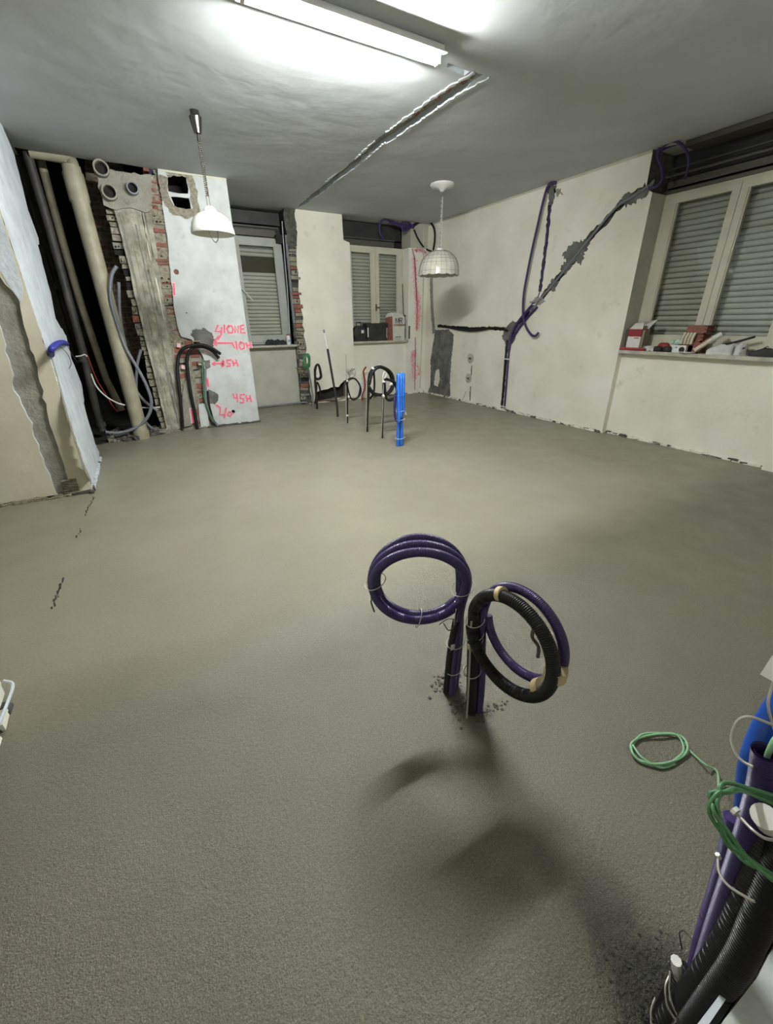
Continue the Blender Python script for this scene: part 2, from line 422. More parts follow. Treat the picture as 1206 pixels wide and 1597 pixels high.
# ================================================================== SETTING
# floor
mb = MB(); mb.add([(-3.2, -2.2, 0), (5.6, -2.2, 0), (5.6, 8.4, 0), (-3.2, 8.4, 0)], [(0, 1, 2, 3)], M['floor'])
mb.box((-3.2, -2.2, -0.1), (5.6, 8.4, -0.002), M['rubble'])
floor = struct('floor', mb)
random.seed(3)
mb = MB()
for a, b, nn in ((onfloor(146, 775), onfloor(132, 806), 22), (onfloor(127, 824), onfloor(120, 840), 8), (onfloor(98, 902), onfloor(91, 925), 16), (onfloor(91, 925), onfloor(82, 950), 12)):
    for i in range(nn):
        t = i / nn; p = a.lerp(b, t) + V((random.uniform(-.008, .008), 0, 0)); s = random.uniform(.002, .006)
        mb.box((p.x - s, p.y - s * 2.2, 0), (p.x + s * .6, p.y + s * 2.0, .002), M['black'], jit=.002)
spart(floor, 'crack', mb)['label'] = 'dark crumbly crack line in the floor'
# ceiling with the chase of the removed wall
chase = on(2, ZC, [(753, 115), (735, 113), (722, 121), (690, 143), (655, 168), (620, 193), (590, 214), (560, 243), (530, 268), (500, 293), (472, 316), (462, 325), (478, 318),
                   (505, 299), (535, 276), (562, 256), (592, 232), (622, 213), (656, 188), (692, 163), (720, 143), (742, 125)])
chase = ragged(chase, 0.012, 0.06, seed=2)
leg = ragged(on(2, ZC, [(733, 111), (717, 104), (700, 99), (697, 106), (712, 114), (724, 118)]), 0.008, 0.05, seed=5)
mb = MB()
panel(mb, fC, [(-3.2, -2.2), (5.6, -2.2), (5.6, 8.4), (0.66, 8.4), (0.66, 6.42), (0.3, 6.37), (0.0, 6.40), (-0.3, 6.36), (-0.62, 6.33), (-0.62, 8.4), (-3.2, 8.4)],
      [(chase, 0.05, M['mortar_lt'], M['plaster_white']), (leg, 0.035, M['rubble'], M['plaster_white'])], M['ceiling'])
ceil_ = struct('ceiling', mb)
mb = MB(); random.seed(11)   # torn plaster lips, brick bits and laths showing inside the chase
line = [V((*q, ZC)) for q in on(2, ZC, [(752, 116), (722, 133), (690, 153), (655, 178), (620, 203), (590, 223), (560, 250), (530, 272), (500, 296), (472, 317)])]
L_ = resample(spline(line), 0.05)
for sgn in (-1, 1):
    for a0, a1 in ((0, .32), (.36, .5), (.62, .72)):
        seg = L_[int(a0 * len(L_)):int(a1 * len(L_))]
        P = ragged(band([(p.x + sgn * (.072 if a0 < .3 else .055), p.y) for p in seg], [random.uniform(.006, .03 if a0 < .3 else .012) for _ in seg]), .011, .02)
        mb.prism([V((q[0], q[1], ZC - .008)) for q in P], V((0, 0, 1)), .012, M['ceiling'])
for i, p in enumerate(L_):
    t = i / len(L_)
    if t < .22: mb.box((p.x - .035, p.y - .028, ZC + .028), (p.x + .03, p.y + .02, ZC + .05), M['terracotta'] if i % 3 == 1 else M['rubble'], jit=.01)
spart(ceil_, 'torn_plaster', mb)['label'] = 'torn white plaster edges of the ceiling chase'
# ---- right wall
def strip(pts, wd, amp, seed, ax=0, val=XR): return ragged(band(on(ax, val, pts), wd), amp, 0.035, seed=seed)
bottom = [(y, 0.015 + random.uniform(0, .02)) for y in [7.425 - .1 * i for i in range(42)]]
outerR = [(7.425, 2.95)] + bottom + [(3.28, 0.02), (3.28, 2.57), (3.36, 2.62), (3.37, 2.95)]
hR = [
 (strip([(861, 290), (857, 330), (850, 400), (842, 455)], .055, .010, 1), .035, M['mortar'], M['mortar']),
 (strip([(1008, 292), (970, 318), (925, 365), (890, 412), (858, 448), (845, 465)], .075, .014, 2), .03, M['mortar'], M['mortar_lt']),
 (strip([(838, 470), (820, 492), (803, 512)], .07, .01, 3), .035, M['mortar'], M['mortar']),
 (strip([(791, 530), (789, 560), (786, 600), (783, 632)], .055, .008, 4), .035, M['mortar'], M['mortar_lt']),
 (strip([(683, 508), (710, 511), (740, 513), (765, 512), (788, 513)], .05, .008, 6), .04, M['black'], M['mortar']),
 (strip([(736, 570), (735, 585)], .025, .004, 7), .03, M['black'], M['mortar']),
 (strip([(734, 603), (733, 626)], .03, .006, 8), .03, M['mortar'], M['rubble']),
]
mb = panel(MB(), fR, outerR, hR, M['plaster'])
# ledge below/around the window: parapet, reveals, header niche, wall beyond the window
A = M['plaster']
mb.add([(XR, 3.28, 0), (XR + .08, 3.28, 0), (XR + .08, 3.28, 1.0), (XR, 3.28, 1.0)], [(0, 1, 2, 3)], A)
mb.add([(XR + .08, 3.28, 0.02), (XR + .08, 1.50, 0.02), (XR + .08, 1.50, 1.0), (XR + .08, 3.28, 1.0)], [(0, 1, 2, 3)], A)
mb.add([(XR, 3.28, 1.0), (5.42, 3.28, 1.0), (5.42, 3.28, 2.57), (XR, 3.28, 2.57)], [(0, 1, 2, 3)], M['alcove'])
mb.add([(XR, 3.28, 2.57), (5.42, 3.28, 2.57), (5.42, 3.37, 2.6), (XR, 3.37, 2.6)], [(0, 1, 2, 3)], M['mortar'])
mb.add([(XR, 3.37, 2.57), (5.5, 3.37, 2.57), (5.5, 3.37, 2.95), (XR, 3.37, 2.95)], [(0, 1, 2, 3)], M['mortar'])
mb.add([(5.5, 3.4, 2.5), (5.5, 1.7, 2.5), (5.5, 1.7, 2.95), (5.5, 3.4, 2.95)], [(0, 1, 2, 3)], M['dark'])
mb.box((XR, -2.2, 0), (5.5, 1.55, 2.95), A); mb.box((5.34, 1.55, 1.0), (5.5, 1.83, 2.57), M['alcove'])
wall_right = struct('wall_right', mb)
mb = MB().box((XR - .008, 3.37, 2.925), (XR, 7.42, 2.949), M['frame'])
struct('trim_1', mb)
mb = MB().box((.66, YP - .006, 2.93), (1.395, YP, 2.949), M['frame'])
struct('trim_2', mb)
mb = MB(); random.seed(21)   # crumbling foot of the plaster
def foot(mb, a, b, n, mt):
    for i in range(n):
        p = a.lerp(b, (i + random.random()) / n); h = random.uniform(.008, .03); wd = random.uniform(.02, .06); q = random.uniform(.006, .02)
        dd = (b - a).normalized(); an = math.atan2(dd.y, dd.x)
        mb.box((-wd, -q, 0), (wd, q, h), mt if random.random() < .75 else M['mortar'], Matrix.Translation(p) @ Matrix.Rotation(an, 4, 'Z'), jit=.006)
foot(mb, V((XR - .004, 7.40, 0)), V((XR - .004, 3.28, 0)), 110, M['plaster'])
foot(mb, V((XR + .07, 3.26, 0)), V((XR + .07, 1.56, 0)), 55, M['plaster'])
o = struct('baseboard_right', mb)
def patch(parent, pts, ax, val, nrm, mt, amp=.012, th=.003, seed=1, step=.018, w_=None, nm='mortar_patch'):
    P = on(ax, val, pts)
    if w_: P = band(P, w_)
    P = ragged(P, amp, step, seed=seed)
    if ax == 0: Q = [V((val, u, v)) for u, v in P]
    elif ax == 1: Q = [V((u, val, v)) for u, v in P]
    else: Q = [V((u, v, val)) for u, v in P]
    return spart(parent, nm, MB().prism(Q, nrm, th, mt))
NR = V((-1, 0, 0))
patch(wall_right, [(856, 286), (864, 284), (868, 292), (866, 302), (862, 318), (856, 320), (857, 305), (852, 298)], 0, XR, NR, M['patch'], seed=1)
patch(wall_right, [(864, 294), (875, 294), (878, 302), (868, 305)], 0, XR, NR, M['mortar_lt'], amp=.02, seed=2)
patch(wall_right, [(1020, 280), (1004, 294), (985, 300), (972, 306), (966, 318), (978, 322), (995, 314), (1015, 300)], 0, XR, NR, M['patch'], amp=.02, seed=3)
patch(wall_right, [(893, 378), (878, 398), (884, 405), (874, 420), (882, 428), (898, 405), (905, 415), (912, 395), (922, 372)], 0, XR, NR, M['patch'], amp=.02, seed=4, step=.018)
patch(wall_right, [(862, 435), (855, 448), (865, 455), (872, 440)], 0, XR, NR, M['patch'], amp=.012, seed=5)
patch(wall_right, [(800, 500), (788, 512), (783, 526), (790, 538), (800, 536), (808, 520), (812, 505)], 0, XR, NR, M['patch'], amp=.012, seed=6)
patch(wall_right, [(838, 462), (826, 472), (836, 478), (852, 470)], 0, XR, NR, M['mortar_lt'], amp=.012, seed=16)
patch(wall_right, [(674, 400), (673, 440), (674, 480), (677, 520)], 0, XR, NR, M['mortar_lt'], amp=.008, seed=7, w_=.09)
patch(wall_right, [(679, 515), (700, 514), (708, 522), (706, 545), (704, 565), (702, 595), (703, 618), (688, 616), (668, 611), (672, 600), (672, 560), (676, 535)], 0, XR, NR, M['patch'], amp=.012, seed=8)
patch(wall_right, [(680, 578), (685, 575), (686, 592), (683, 603), (677, 600)], 0, XR - .003, NR, M['plaster'], amp=.008, seed=9, nm='plaster_patch')
# ---- back wall
hB = [(ragged(on(1, YB, [(490, 628), (494, 612), (501, 608), (512, 606), (528, 603), (535, 596), (541, 590), (541, 600), (541, 619), (520, 623)]), .012, .06, seed=4), .15, M['black'], M['rubble'])]
mb = panel(MB(), fB, ragged([(2.60, 2.95), (2.56, 1.8), (2.62, 0.03)], .02, .09, closed=False, seed=8) + [(3.51, 0.03), (3.51, 2.57), (3.40, 2.60), (3.39, 2.95)], hB, M['plaster'])
# rubble-bricked broken strip left of it is added below; reveals and right pier
def quad(mb, a, b, c, d, mt): mb.add([a, b, c, d], [(0, 1, 2, 3)], mt)
mb.box((2.44, YB + .03, 0), (2.60, YB + .3, 2.57), M['mortar']); mb.box((2.44, YB + .17, 0), (3.51, YB + .3, 2.57), M['alcove'])
mb.box((2.44, YB + .02, 2.57), (3.39, YB + .35, 2.95), M['dark'])
mb.box((4.69, YB, 0.0), (5.3, YB + .3, 2.57), M['plaster'])
mb.box((4.72, YB, 2.57), (5.3, YB + .3, 2.95), M['alcove'])
mb.box((3.51, YB + .07, 0), (4.69, YB + .3, 1.0), M['plaster'])        # parapet below the middle window
mb.box((0.6, YB + .12, 0), (2.44, YB + .3, 0.98), M['alcove'])         # parapet below the left window
mb.box((0.6, YB + .42, 2.4), (5.3, YB + .45, 2.95), M['dark'])
wall_back = struct('wall_back', mb)
def bricks(mb, f, u0f, u1f, z0, z1, course, seed, prot=.03, red=.3):
    random.seed(seed); z = z0; k = 0
    while z < z1:
        h = course * random.uniform(.55, 1.05); u0, u1 = u0f(z), u1f(z); n = 1 if (k % 2 or u1 - u0 < .16) else 2
        for j in range(n):
            a = u0 + (u1 - u0) * j / n + random.uniform(-.02, .02); b = u0 + (u1 - u0) * (j + 1) / n - .008 + random.uniform(-.02, .012)
            r = random.random(); d = random.uniform(-.005, prot) if r < .72 else random.uniform(.02, .06)
            mt = M['terracotta'] if r < red else (M['rubble'] if r < .62 else (M['black'] if r < .74 else M['mortar_lt']))
            v = [f(a, z, d), f(b, z, d), f(b, z + h - .012, d), f(a, z + h - .012, d), f(a, z, d + .12), f(b, z, d + .12), f(b, z + h - .012, d + .12), f(a, z + h - .012, d + .12)]
            v = [q + V((random.uniform(-.006, .006),) * 3) for q in v]
            mb.add(v, [(0, 1, 2, 3), (4, 7, 6, 5), (0, 4, 5, 1), (1, 5, 6, 2), (2, 6, 7, 3), (3, 7, 4, 0)], mt)
            if r > .4:   # black patches standing for the shaded chambers of the broken tiles
                for q in range(3):
                    if random.random() < .45: continue
                    c = a + (b - a) * (.06 + .3 * q + random.uniform(0, .08)); e = c + (b - a) * random.uniform(.1, .24); g0 = z + h * random.uniform(.05, .35); g1 = g0 + h * random.uniform(.25, .6)
                    mb.add([f(c, g0, d - .008), f(e, g0 + .006, d - .008), f(e - .008, g1, d - .008), f(c + .004, g1 - .005, d - .008)], [(0, 1, 2, 3)], M['black'])
        z += h; k += 1
    return mb
mb = bricks(MB(), fB, lambda z: 2.445, lambda z: 2.60, 0.02, 2.5, .075, 5, prot=.02, red=.1)
spart(wall_back, 'broken_tile_strip', mb)['label'] = 'strip of broken hollow tiles beside the left window'
mb = MB(); random.seed(9)
P = ragged([(2.44, 2.4), (2.42, 2.95), (2.60, 2.95), (2.6, 2.62), (2.57, 2.45)], .015, .05, seed=12)
mb.prism([fB(u, v, -.004) for u, v in P], V((0, 1, 0)), .03, M['mortar'])
spart(wall_back, 'mortar_patch', mb)
mb = MB(); random.seed(31); foot(mb, V((2.6, YB - .006, 0)), V((5.1, YB - .006, 0)), 45, M['plaster']); foot(mb, V((1.4, YB + .11, 0)), V((2.44, YB + .11, 0)), 20, M['mortar_lt'])
struct('baseboard_back', mb)
# brick seen inside the hole and red line on the pier
def stroke(mb, pts, ax, val, nrm, wd, mt, th=.0015, jitter=0.0):
    P = on(ax, val, pts)
    if jitter: P = ragged(P, jitter, .03, closed=False)
    Bd = band(P, wd)
    n = len(Bd) // 2
    for i in range(len(P) - 1):
        q = [Bd[i], Bd[i + 1], Bd[-2 - i], Bd[-1 - i]]
        Q = [V((val, u, v)) if ax == 0 else V((u, val, v)) for u, v in q]
        A = Q; B = [p + nrm * th for p in Q]
        mb.add(A + B, [(0, 1, 2, 3), (4, 5, 6, 7), (0, 1, 5, 4), (1, 2, 6, 5), (2, 3, 7, 6), (3, 0, 4, 7)], mt)
NB = V((0, -1, 0))
mb = MB(); random.seed(4)
def speckle(mb, pts, ax, val, n, sg, mats, smax=.009):
    P = on(ax, val, pts)
    for i in range(n):
        k = random.randrange(len(P) - 1); f = random.random(); a = P[k]; b = P[k + 1]
        u_ = a[0] + (b[0] - a[0]) * f + random.gauss(0, sg); v_ = a[1] + (b[1] - a[1]) * f + random.gauss(0, sg * .8); s_ = random.uniform(.3, 1) * smax; o_ = .0006 + .0009 * random.random()
        q = [(u_ - s_, v_ - s_ * .7), (u_ + s_ * .8, v_ - s_), (u_ + s_, v_ + s_ * .8), (u_ - s_ * .6, v_ + s_)]
        mb.add([V((val - o_, x, y)) if ax == 0 else V((x, val - o_, y)) for x, y in q], [(0, 1, 2, 3)], random.choice(mats))
PK = [M['pinklt'], M['pinklt'], M['pink']]
speckle(mb, [(646, 400), (648, 440), (651, 480), (651, 512)], 1, YB, 1500, .025, PK, .009)
speckle(mb, [(652, 462), (654, 485), (652, 500)], 1, YB, 500, .027, PK, .009)
speckle(mb, [(646, 548), (644, 560), (647, 592)], 1, YB, 900, .027, PK, .009)
speckle(mb, [(651, 568), (656, 580), (651, 585)], 1, YB, 120, .015, PK, .010)
speckle(mb, [(648, 391), (657, 390), (664, 395)], 1, YB, 260, .018, [M['red'], M['pinklt']], .010)
stroke(mb, [(648, 391), (656, 390), (664, 394)], 1, YB, NB, .03, M['red'], .001, .006)
stroke(mb, [(643, 388), (647, 402), (649, 440), (651, 480), (650, 516)], 1, YB - .002, NB, .016, M['red'], .002, .004)
stroke(mb, [(648, 526), (648, 560), (647, 608)], 1, YB - .002, NB, .014, M['red'], .002, .004)
spart(wall_back, 'red_spray_line', mb)['label'] = 'red sprayed vertical line on the corner pier'
mb = MB(); stroke(mb, [(660, 345), (661, 420), (658, 520), (655, 605)], 1, YB, NB, .02, M['frame'], .006)
spart(wall_back, 'corner_strip', mb)
mb = MB(); stroke(mb, [(643, 388), (646, 400), (648, 430), (650, 470)], 1, YB - .003, NB, .008, M['ink'], .002)
stroke(mb, [(648, 528), (648, 570)], 1, YB - .003, NB, .007, M['ink'], .002)
spart(wall_back, 'cut_line', mb)

# ---- windows
def window(name, O, ux, uy, w_, z0, z1, fm, glassrects, meet, sill, box_z, bars, shutter_gap=None, handle=None, slat=.055):
    """O: lower-left corner on the frame's room face, ux along, uy outward"""
    ux, uy = V(ux), V(uy)
    T = Matrix(((ux.x, uy.x, 0, O[0]), (ux.y, uy.y, 0, O[1]), (0, 0, 1, 0), (0, 0, 0, 1)))
    r = MB()
    for a, b in (((0, 0, z0), (.05, .07, z1)), ((w_ - .05, 0, z0), (w_, .07, z1)), ((.05, 0, z1 - .05), (w_ - .05, .07, z1)), ((.05, 0, z0), (w_ - .05, .07, z0 + .04))): r.box(a, b, fm, T)
    root = struct(name, r)
    for i, (g0, g1, gz0, gz1) in enumerate(glassrects):
        s0 = .045 if i == 0 and g0 < w_ / 2 else meet + .002; s1 = meet - .002 if g0 < w_ / 2 else w_ - .045
        s = MB()
        for a, b in (((s0, -.018, z0 + .03), (g0, .045, z1 - .035)), ((g1, -.018, z0 + .03), (s1, .045, z1 - .035)), ((g0, -.018, gz1), (g1, .045, z1 - .035)), ((g0, -.018, z0 + .03), (g1, .045, gz0))): s.box(a, b, fm, T)
        for a, b in (((g0, -.008, gz0), (g0 + .012, .03, gz1)), ((g1 - .012, -.008, gz0), (g1, .03, gz1))): s.box(a, b, fm, T)
        sash = spart(root, 'sash', s)
        spart(sash, 'pane', MB().box((g0, .01, gz0), (g1, .014, gz1), M['glass'], T))
    hg = MB()
    for zz in (z0 + .25, z1 - .35): hg.lathe(T @ V((meet - .0, -.025, zz)) if False else T @ V((.045, -.02, zz)), [(.0, 0), (.007, 0), (.007, .09), (0, .09)], fm, 10)
    spart(root, 'hinge', hg)
    # roller shutter
    s = MB(); zz = z0 + .03; D = .13
    top = z1 - .02
    while zz < top:
        if shutter_gap and shutter_gap[0] < zz + .02 < shutter_gap[1]:
            zz += slat; continue
        pr = [(-.004, 0), (.004, .004), (.014, slat * .25), (.016, slat * .5), (.012, slat * .75), (.006, slat - .006), (-.004, slat - .004), (-.004, slat)]
        vs = []
        for x in (.03, w_ - .03):
            for d, h in pr: vs.append(T @ V((x, D - d, zz + h)))
        n = len(pr); s.add(vs, [(i, i + 1, n + i + 1, n + i) for i in range(n - 2)], M['shutter']); s.add(vs[n - 2:n] + vs[2 * n - 2:], [(0, 1, 3, 2)], M['dark'])
        zz += slat
    spart(root, 'shutter', s)
    b = MB().box((.02, D - .012, z0 + .03), (w_ - .02, D + .02, z0 + .115), M['dark'], T)
    spart(root, 'bottom_bar', b)
    bk = MB().box((.0, D + .012, z0), (w_, D + .02, z1), M['brownband'], T)
    spart(root, 'backing', bk)
    spart(root, 'sill', sill)
    bx = MB()
    for a, b_, mt in bars: bx.box(a, b_, mt, T)
    spart(root, 'shutter_box', bx)
    if handle:
        hx, hz, typ = handle; h = MB()
        h.box((hx - .012, -.03, hz - .06), (hx + .012, -.018, hz + .06), M['rust'] if typ == 'v' else M['chrome'], T)
        if typ == 'v': h.box((hx - .01, -.065, hz - .012), (hx + .07, -.045, hz + .012), M['rust'], T); h.box((hx - .01, -.06, hz - .01), (hx + .01, -.02, hz + .01), M['rust'], T)
        else: h.tube([T @ V((hx, -.03, hz)), T @ V((hx + .03, -.06, hz - .01)), T @ V((hx + .16, -.065, hz - .16))], .009, M['whitep'], smooth=False)
        spart(root, 'handle', h)
    return root
random.seed(12)
sl = MB(); n = 24
ed = [XR - .02 + random.uniform(-.004, .004) for _ in range(n + 1)]
for i in range(n):
    y0 = 3.275 - 1.72 * i / n; y1 = 3.275 - 1.72 * (i + 1) / n
    sl.add([(ed[i], y0, .985), (ed[i + 1], y1, .985), (ed[i + 1], y1, 1.02), (ed[i], y0, 1.02), (5.40, y0, 1.02), (5.40, y1, 1.02), (5.40, y0, .985), (5.40, y1, .985)],
           [(0, 1, 2, 3), (3, 2, 5, 4), (0, 6, 7, 1)], M['stone'])
window('window_1', (5.36, 3.28), (0, -1, 0), (1, 0, 0), 1.45, 1.03, 2.57, M['frame'],
       [(.14, .66, 1.19, 2.475), (.79, 1.33, 1.19, 2.475)], .725, sl, None,
       [((-.05, -.02, 2.57), (1.5, .12, 2.60), M['darkbar']), ((-.02, .02, 2.63), (1.5, .05, 2.69), M['darkbar']), ((-.04, -.02, 2.72), (1.5, .0, 2.74), M['darkbar']), ((-.04, .0, 2.79), (1.5, .015, 2.80), M['darkbar']), ((.2, -.2, 2.9), (1.5, .02, 2.945), M['darkbar'])])
sl = MB().box((3.515, YB - .03, 1.0), (4.685, YB + .25, 1.03), M['stone'])
window('window_2', (3.49, YB + .195), (1, 0, 0), (0, 1, 0), 1.2, 1.035, 2.57, M['frame'],
       [(.12, .52, 1.10, 2.47), (.67, 1.07, 1.10, 2.47)], .60, sl, None,
       [((-.08, .0, 2.57), (1.0, .08, 2.66), M['darkbar']), ((-.08, .05, 2.68), (1.05, .07, 2.70), M['darkbar']), ((-.1, .1, 2.70), (1.2, .12, 2.93), M['dark'])], handle=(.60, 1.60, 'v'))
sl = MB().box((0.9, YB - .02, .985), (2.43, YB + .25, 1.015), M['stone'])
window('window_3', (0.92, YB + .195), (1, 0, 0), (0, 1, 0), 1.47, 1.03, 2.57, M['frame_grey'],
       [(.12, .62, 1.17, 2.455), (.79, 1.35, 1.17, 2.455)], .71, sl, None,
       [((.0, .02, 2.59), (1.4, .05, 2.68), M['darkbar']), ((.0, .0, 2.70), (1.45, .03, 2.72), M['darkbar']), ((.0, -.02, 2.74), (1.47, .02, 2.90), M['dark']), ((1.38, -.05, 2.5), (1.5, .1, 2.62), M['black'])],
       shutter_gap=(2.12, 2.34), handle=(.73, 1.85, 'h'))

# ---- left wall (stub end face + front face)
gp = [(-20, 380), (0, 428), (28, 470), (40, 520), (58, 575), (72, 640), (88, 695), (104, 745), (113, 778), (90, 780), (70, 725), (48, 660), (22, 610), (14, 560), (0, 512), (-20, 470)]
hL = [(ragged(on(1, YL, gp), .012, .05, seed=3), .025, M['mortar_lt'], M['plaster_white'])]
edge = ragged([(XJ, 2.95), (XJ, 0.04)], .006, .05, closed=False, seed=14)
mb = panel(MB(), fL, [(-3.2, 2.95)] + edge + ragged([(XJ, .03), (-3.2, .03)], .008, .05, closed=False, seed=15), hL, M['plaster_left'])
far = on(0, XJ, [(9, 214), (22, 240), (32, 280), (45, 330), (60, 372), (60, 385), (80, 460), (88, 500), (104, 525), (112, 560), (128, 600), (133, 640), (148, 690), (155, 705)])
far = [(far[0][0], 2.95)] + far[1:-1] + [(far[-1][0], 0.05)]
far = ragged(far, .02, .08, closed=False, seed=17)
panel(mb, fJ, [(YL, 2.95)] + far + ragged([(5.4, .03), (YL, .03)], .008, .06, closed=False, seed=18), [], M['plaster_white'])
n = len(far)   # broken thickness of the wall end
mb.add([fJ(u, v, 0) for u, v in far] + [fJ(u + .03, v, .10) for u, v in far], [(i, i + 1, n + i + 1, n + i) for i in range(n - 1)], M['mortar'])
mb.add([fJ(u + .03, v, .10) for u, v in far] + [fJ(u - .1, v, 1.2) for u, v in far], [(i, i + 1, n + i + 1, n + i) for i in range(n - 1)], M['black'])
wall_left = struct('wall_left', mb)
# old white paint above the cream on the front face
P = ragged([(-3.2, 1.5), (-.72, 1.5), (-.66, 1.45), (XJ - .004, 1.5), (XJ - .004, 2.94), (-3.2, 2.94)], .006, .05, seed=6)
mb = MB().prism([fL(u, v, 0) for u, v in on(1, YL, [(-200, 300), (-14, 395), (10, 440), (33, 472), (37, 450), (0, 335), (-40, 220), (-200, 0)])], V((0, -1, 0)), .002, M['plaster_white'])
spart(wall_left, 'old_paint', mb)
mb = MB(); random.seed(8)   # grey torn strip along the corner
ptsj = [(78, 553), (88, 590), (100, 635), (112, 680), (125, 720), (138, 755)]
P = ragged(band(on(0, XJ, [(80, 556), (92, 600), (104, 645), (116, 685), (130, 728), (142, 752)]), [.03, .05, .07, .08, .09, .06]), .012, .04, seed=41)
mb.prism([fJ(u, v, 0) for u, v in P], V((1, 0, 0)), .004, M['mortar_lt'])
spart(wall_left, 'mortar_patch', mb)
mb = MB(); random.seed(19); foot(mb, V((XJ - .02, YL - .01, 0)), V((-2.4, YL - .01, 0)), 50, M['rubble']); foot(mb, V((XJ, YL, 0)), V((XJ, 5.4, 0)), 30, M['plaster_white'])
for i in range(6): mb.box((-.80 + .002 * i, YL - .012, .02 + i * .022), (-.69, YL + .02, .036 + i * .022), M['rubble'], jit=.008)
struct('baseboard_left', mb)
# ---- shaft behind, its shade put into the black colour
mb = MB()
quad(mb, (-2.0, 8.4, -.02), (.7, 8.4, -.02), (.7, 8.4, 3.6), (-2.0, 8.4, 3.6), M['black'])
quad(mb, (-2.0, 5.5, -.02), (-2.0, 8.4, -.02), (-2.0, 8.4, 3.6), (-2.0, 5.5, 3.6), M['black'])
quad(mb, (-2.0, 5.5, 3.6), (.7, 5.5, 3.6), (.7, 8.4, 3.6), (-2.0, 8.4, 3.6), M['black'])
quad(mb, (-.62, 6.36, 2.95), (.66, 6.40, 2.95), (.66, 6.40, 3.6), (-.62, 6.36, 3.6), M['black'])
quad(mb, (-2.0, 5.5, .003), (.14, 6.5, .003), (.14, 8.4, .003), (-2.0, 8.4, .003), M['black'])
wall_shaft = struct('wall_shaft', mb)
mb = MB(); P = ragged(on(1, 6.95, [(128, 235), (140, 330), (152, 400), (165, 460), (178, 520), (186, 560), (230, 560), (190, 240)]), .02, .07, seed=23)
mb.prism([V((u, 6.95, v)) for u, v in P], V((0, 1, 0)), .2, M['brick'])
spart(wall_shaft, 'old_brickwork', mb)['label'] = 'dark old brick wall behind the waste pipe'
# ---- column + pillar
colR = [(.60, 2.95), (.50, 2.55), (.48, 2.3), (.45, 1.9), (.43, 1.5), (.42, 1.17), (.38, .6), (.335, .0)]
mb = MB()
panel(mb, fK, ragged([(.03, 2.88), (.10, 2.8), (.12, 2.54), (.135, 2.3), (.135, 1.2), (.14, .0), (.34, .0), (.40, 1.17), (.43, 1.6), (.47, 2.2), (.49, 2.55), (.60, 2.88)], .008, .12, seed=2), [], M['concrete'])
mb.box((.14, YK + .002, 0), (.62, 7.3, 2.88), M['rubble'])
# formwork ridges
random.seed(13)
for x0, x1, z0, z1 in ((.17, .185, .1, 2.5), (.235, .27, .2, 2.45), (.30, .312, 0, 2.4), (.345, .375, .9, 2.5), (.2, .215, 0, 1.2)):
    mb.box((x0, YK - .008, z0), (x1, YK + .01, z1), M['mortar_lt'] if x0 in (.17, .30) else M['concrete'], jit=.006)
for i in range(26):
    z0 = random.uniform(.05, 2.3); x0 = .16 + random.random() * .22 + z0 * .03; L_k = random.uniform(.2, .7)
    P = ragged(band([(x0, z0), (x0 + .012 * L_k, z0 + L_k)], [.004, random.uniform(.008, .022)]), .004, .06)
    mb.prism([V((a_, YK - .004, b_)) for a_, b_ in P], V((0, 1, 0)), .006, random.choice((M['mortar_lt'], M['patch'], M['plaster'])))
wall_pillar = struct('wall_pillar', mb)
mb = bricks(MB(), lambda u, v, d: V((u, YK - .012 + d, v)), lambda z: (.50 if z > 2.5 else .405 + (z - 1.1) * .06) + .005, lambda z: (.665 if z > 2.5 else .525 + (z - 1.1) * .09), 1.12, 2.93, .06, 3, prot=.02, red=.5)
bricks(mb, lambda u, v, d: V((.13 - d, u, v)) if False else V((u, YK + .05 + d, v)), lambda z: .04 if z > 2 else .07, lambda z: .15, .05, 2.5, .09, 6, prot=.03, red=.1)
spart(wall_pillar, 'broken_tile_strip', mb)['label'] = 'vertical strip of broken red hollow tiles between column and white face'
# grey mortar head of the column with pipe stubs
P = ragged([(.03, 2.55), (.03, 2.88), (.58, 2.88), (.50, 2.55), (.44, 2.52), (.3, 2.56), (.15, 2.53)], .012, .05, seed=5)
spart(wall_pillar, 'mortar_patch', MB().prism([fK(u, v, -.002) for u, v in P], NB, .02, M['mortar_lt']))
for (px, py, r, nm) in ((158, 263, .075, 'large'), (171, 300, .075, 'low'), (207, 294, .06, 'small')):
    c = hit(px, py, 1, YK - .06); b_ = MB()
    b_.lathe((c.x, YK - .10, c.z), [(r * .78, .12), (r * .78, .0), (r, .0), (r, .14)], M['greyp'] if nm == 'small' else M['mortar_lt'], 28, axis='y')
    b_.lathe((c.x, YK - .10, c.z), [(0.001, .07), (r * .8, .07)], M['black'], 28, axis='y')
    spart(wall_pillar, 'pipe_stub', b_, True)
# white face with two square duct holes and small drilled holes
holes = []
h1 = [(261, 272), (290, 273), (292, 285), (294, 303), (280, 302), (262, 299)]
h2 = [(267, 307), (294, 309), (298, 326), (284, 328), (272, 322)]
for k, h in enumerate((h1, h2)): holes.append((ragged(on(1, YP, h), .006, .05, seed=50 + k), .45, M['black'], M['black']))
def disc(px, py, r, n=12):
    c = on(1, YP, [(px, py)])[0]; return [(c[0] + r * math.cos(2 * PI * i / n), c[1] + r * math.sin(2 * PI * i / n)) for i in range(n)]
holes.append((disc(275, 424, .03), .012, M['terracotta'], M['mortar_lt']))
holes.append((disc(364, 642, .026), .06, M['black'], M['rubble']))
holes.append((disc(291, 488, .008, 8), .03, M['black'], M['black']))
face = on(1, YP, [(246, 262), (250, 300), (258, 345), (262, 380), (266, 420), (270, 470), (276, 505), (283, 525), (298, 530), (310, 545), (318, 560), (318, 600), (325, 625), (330, 655), (342, 662), (370, 661), (404, 655)])
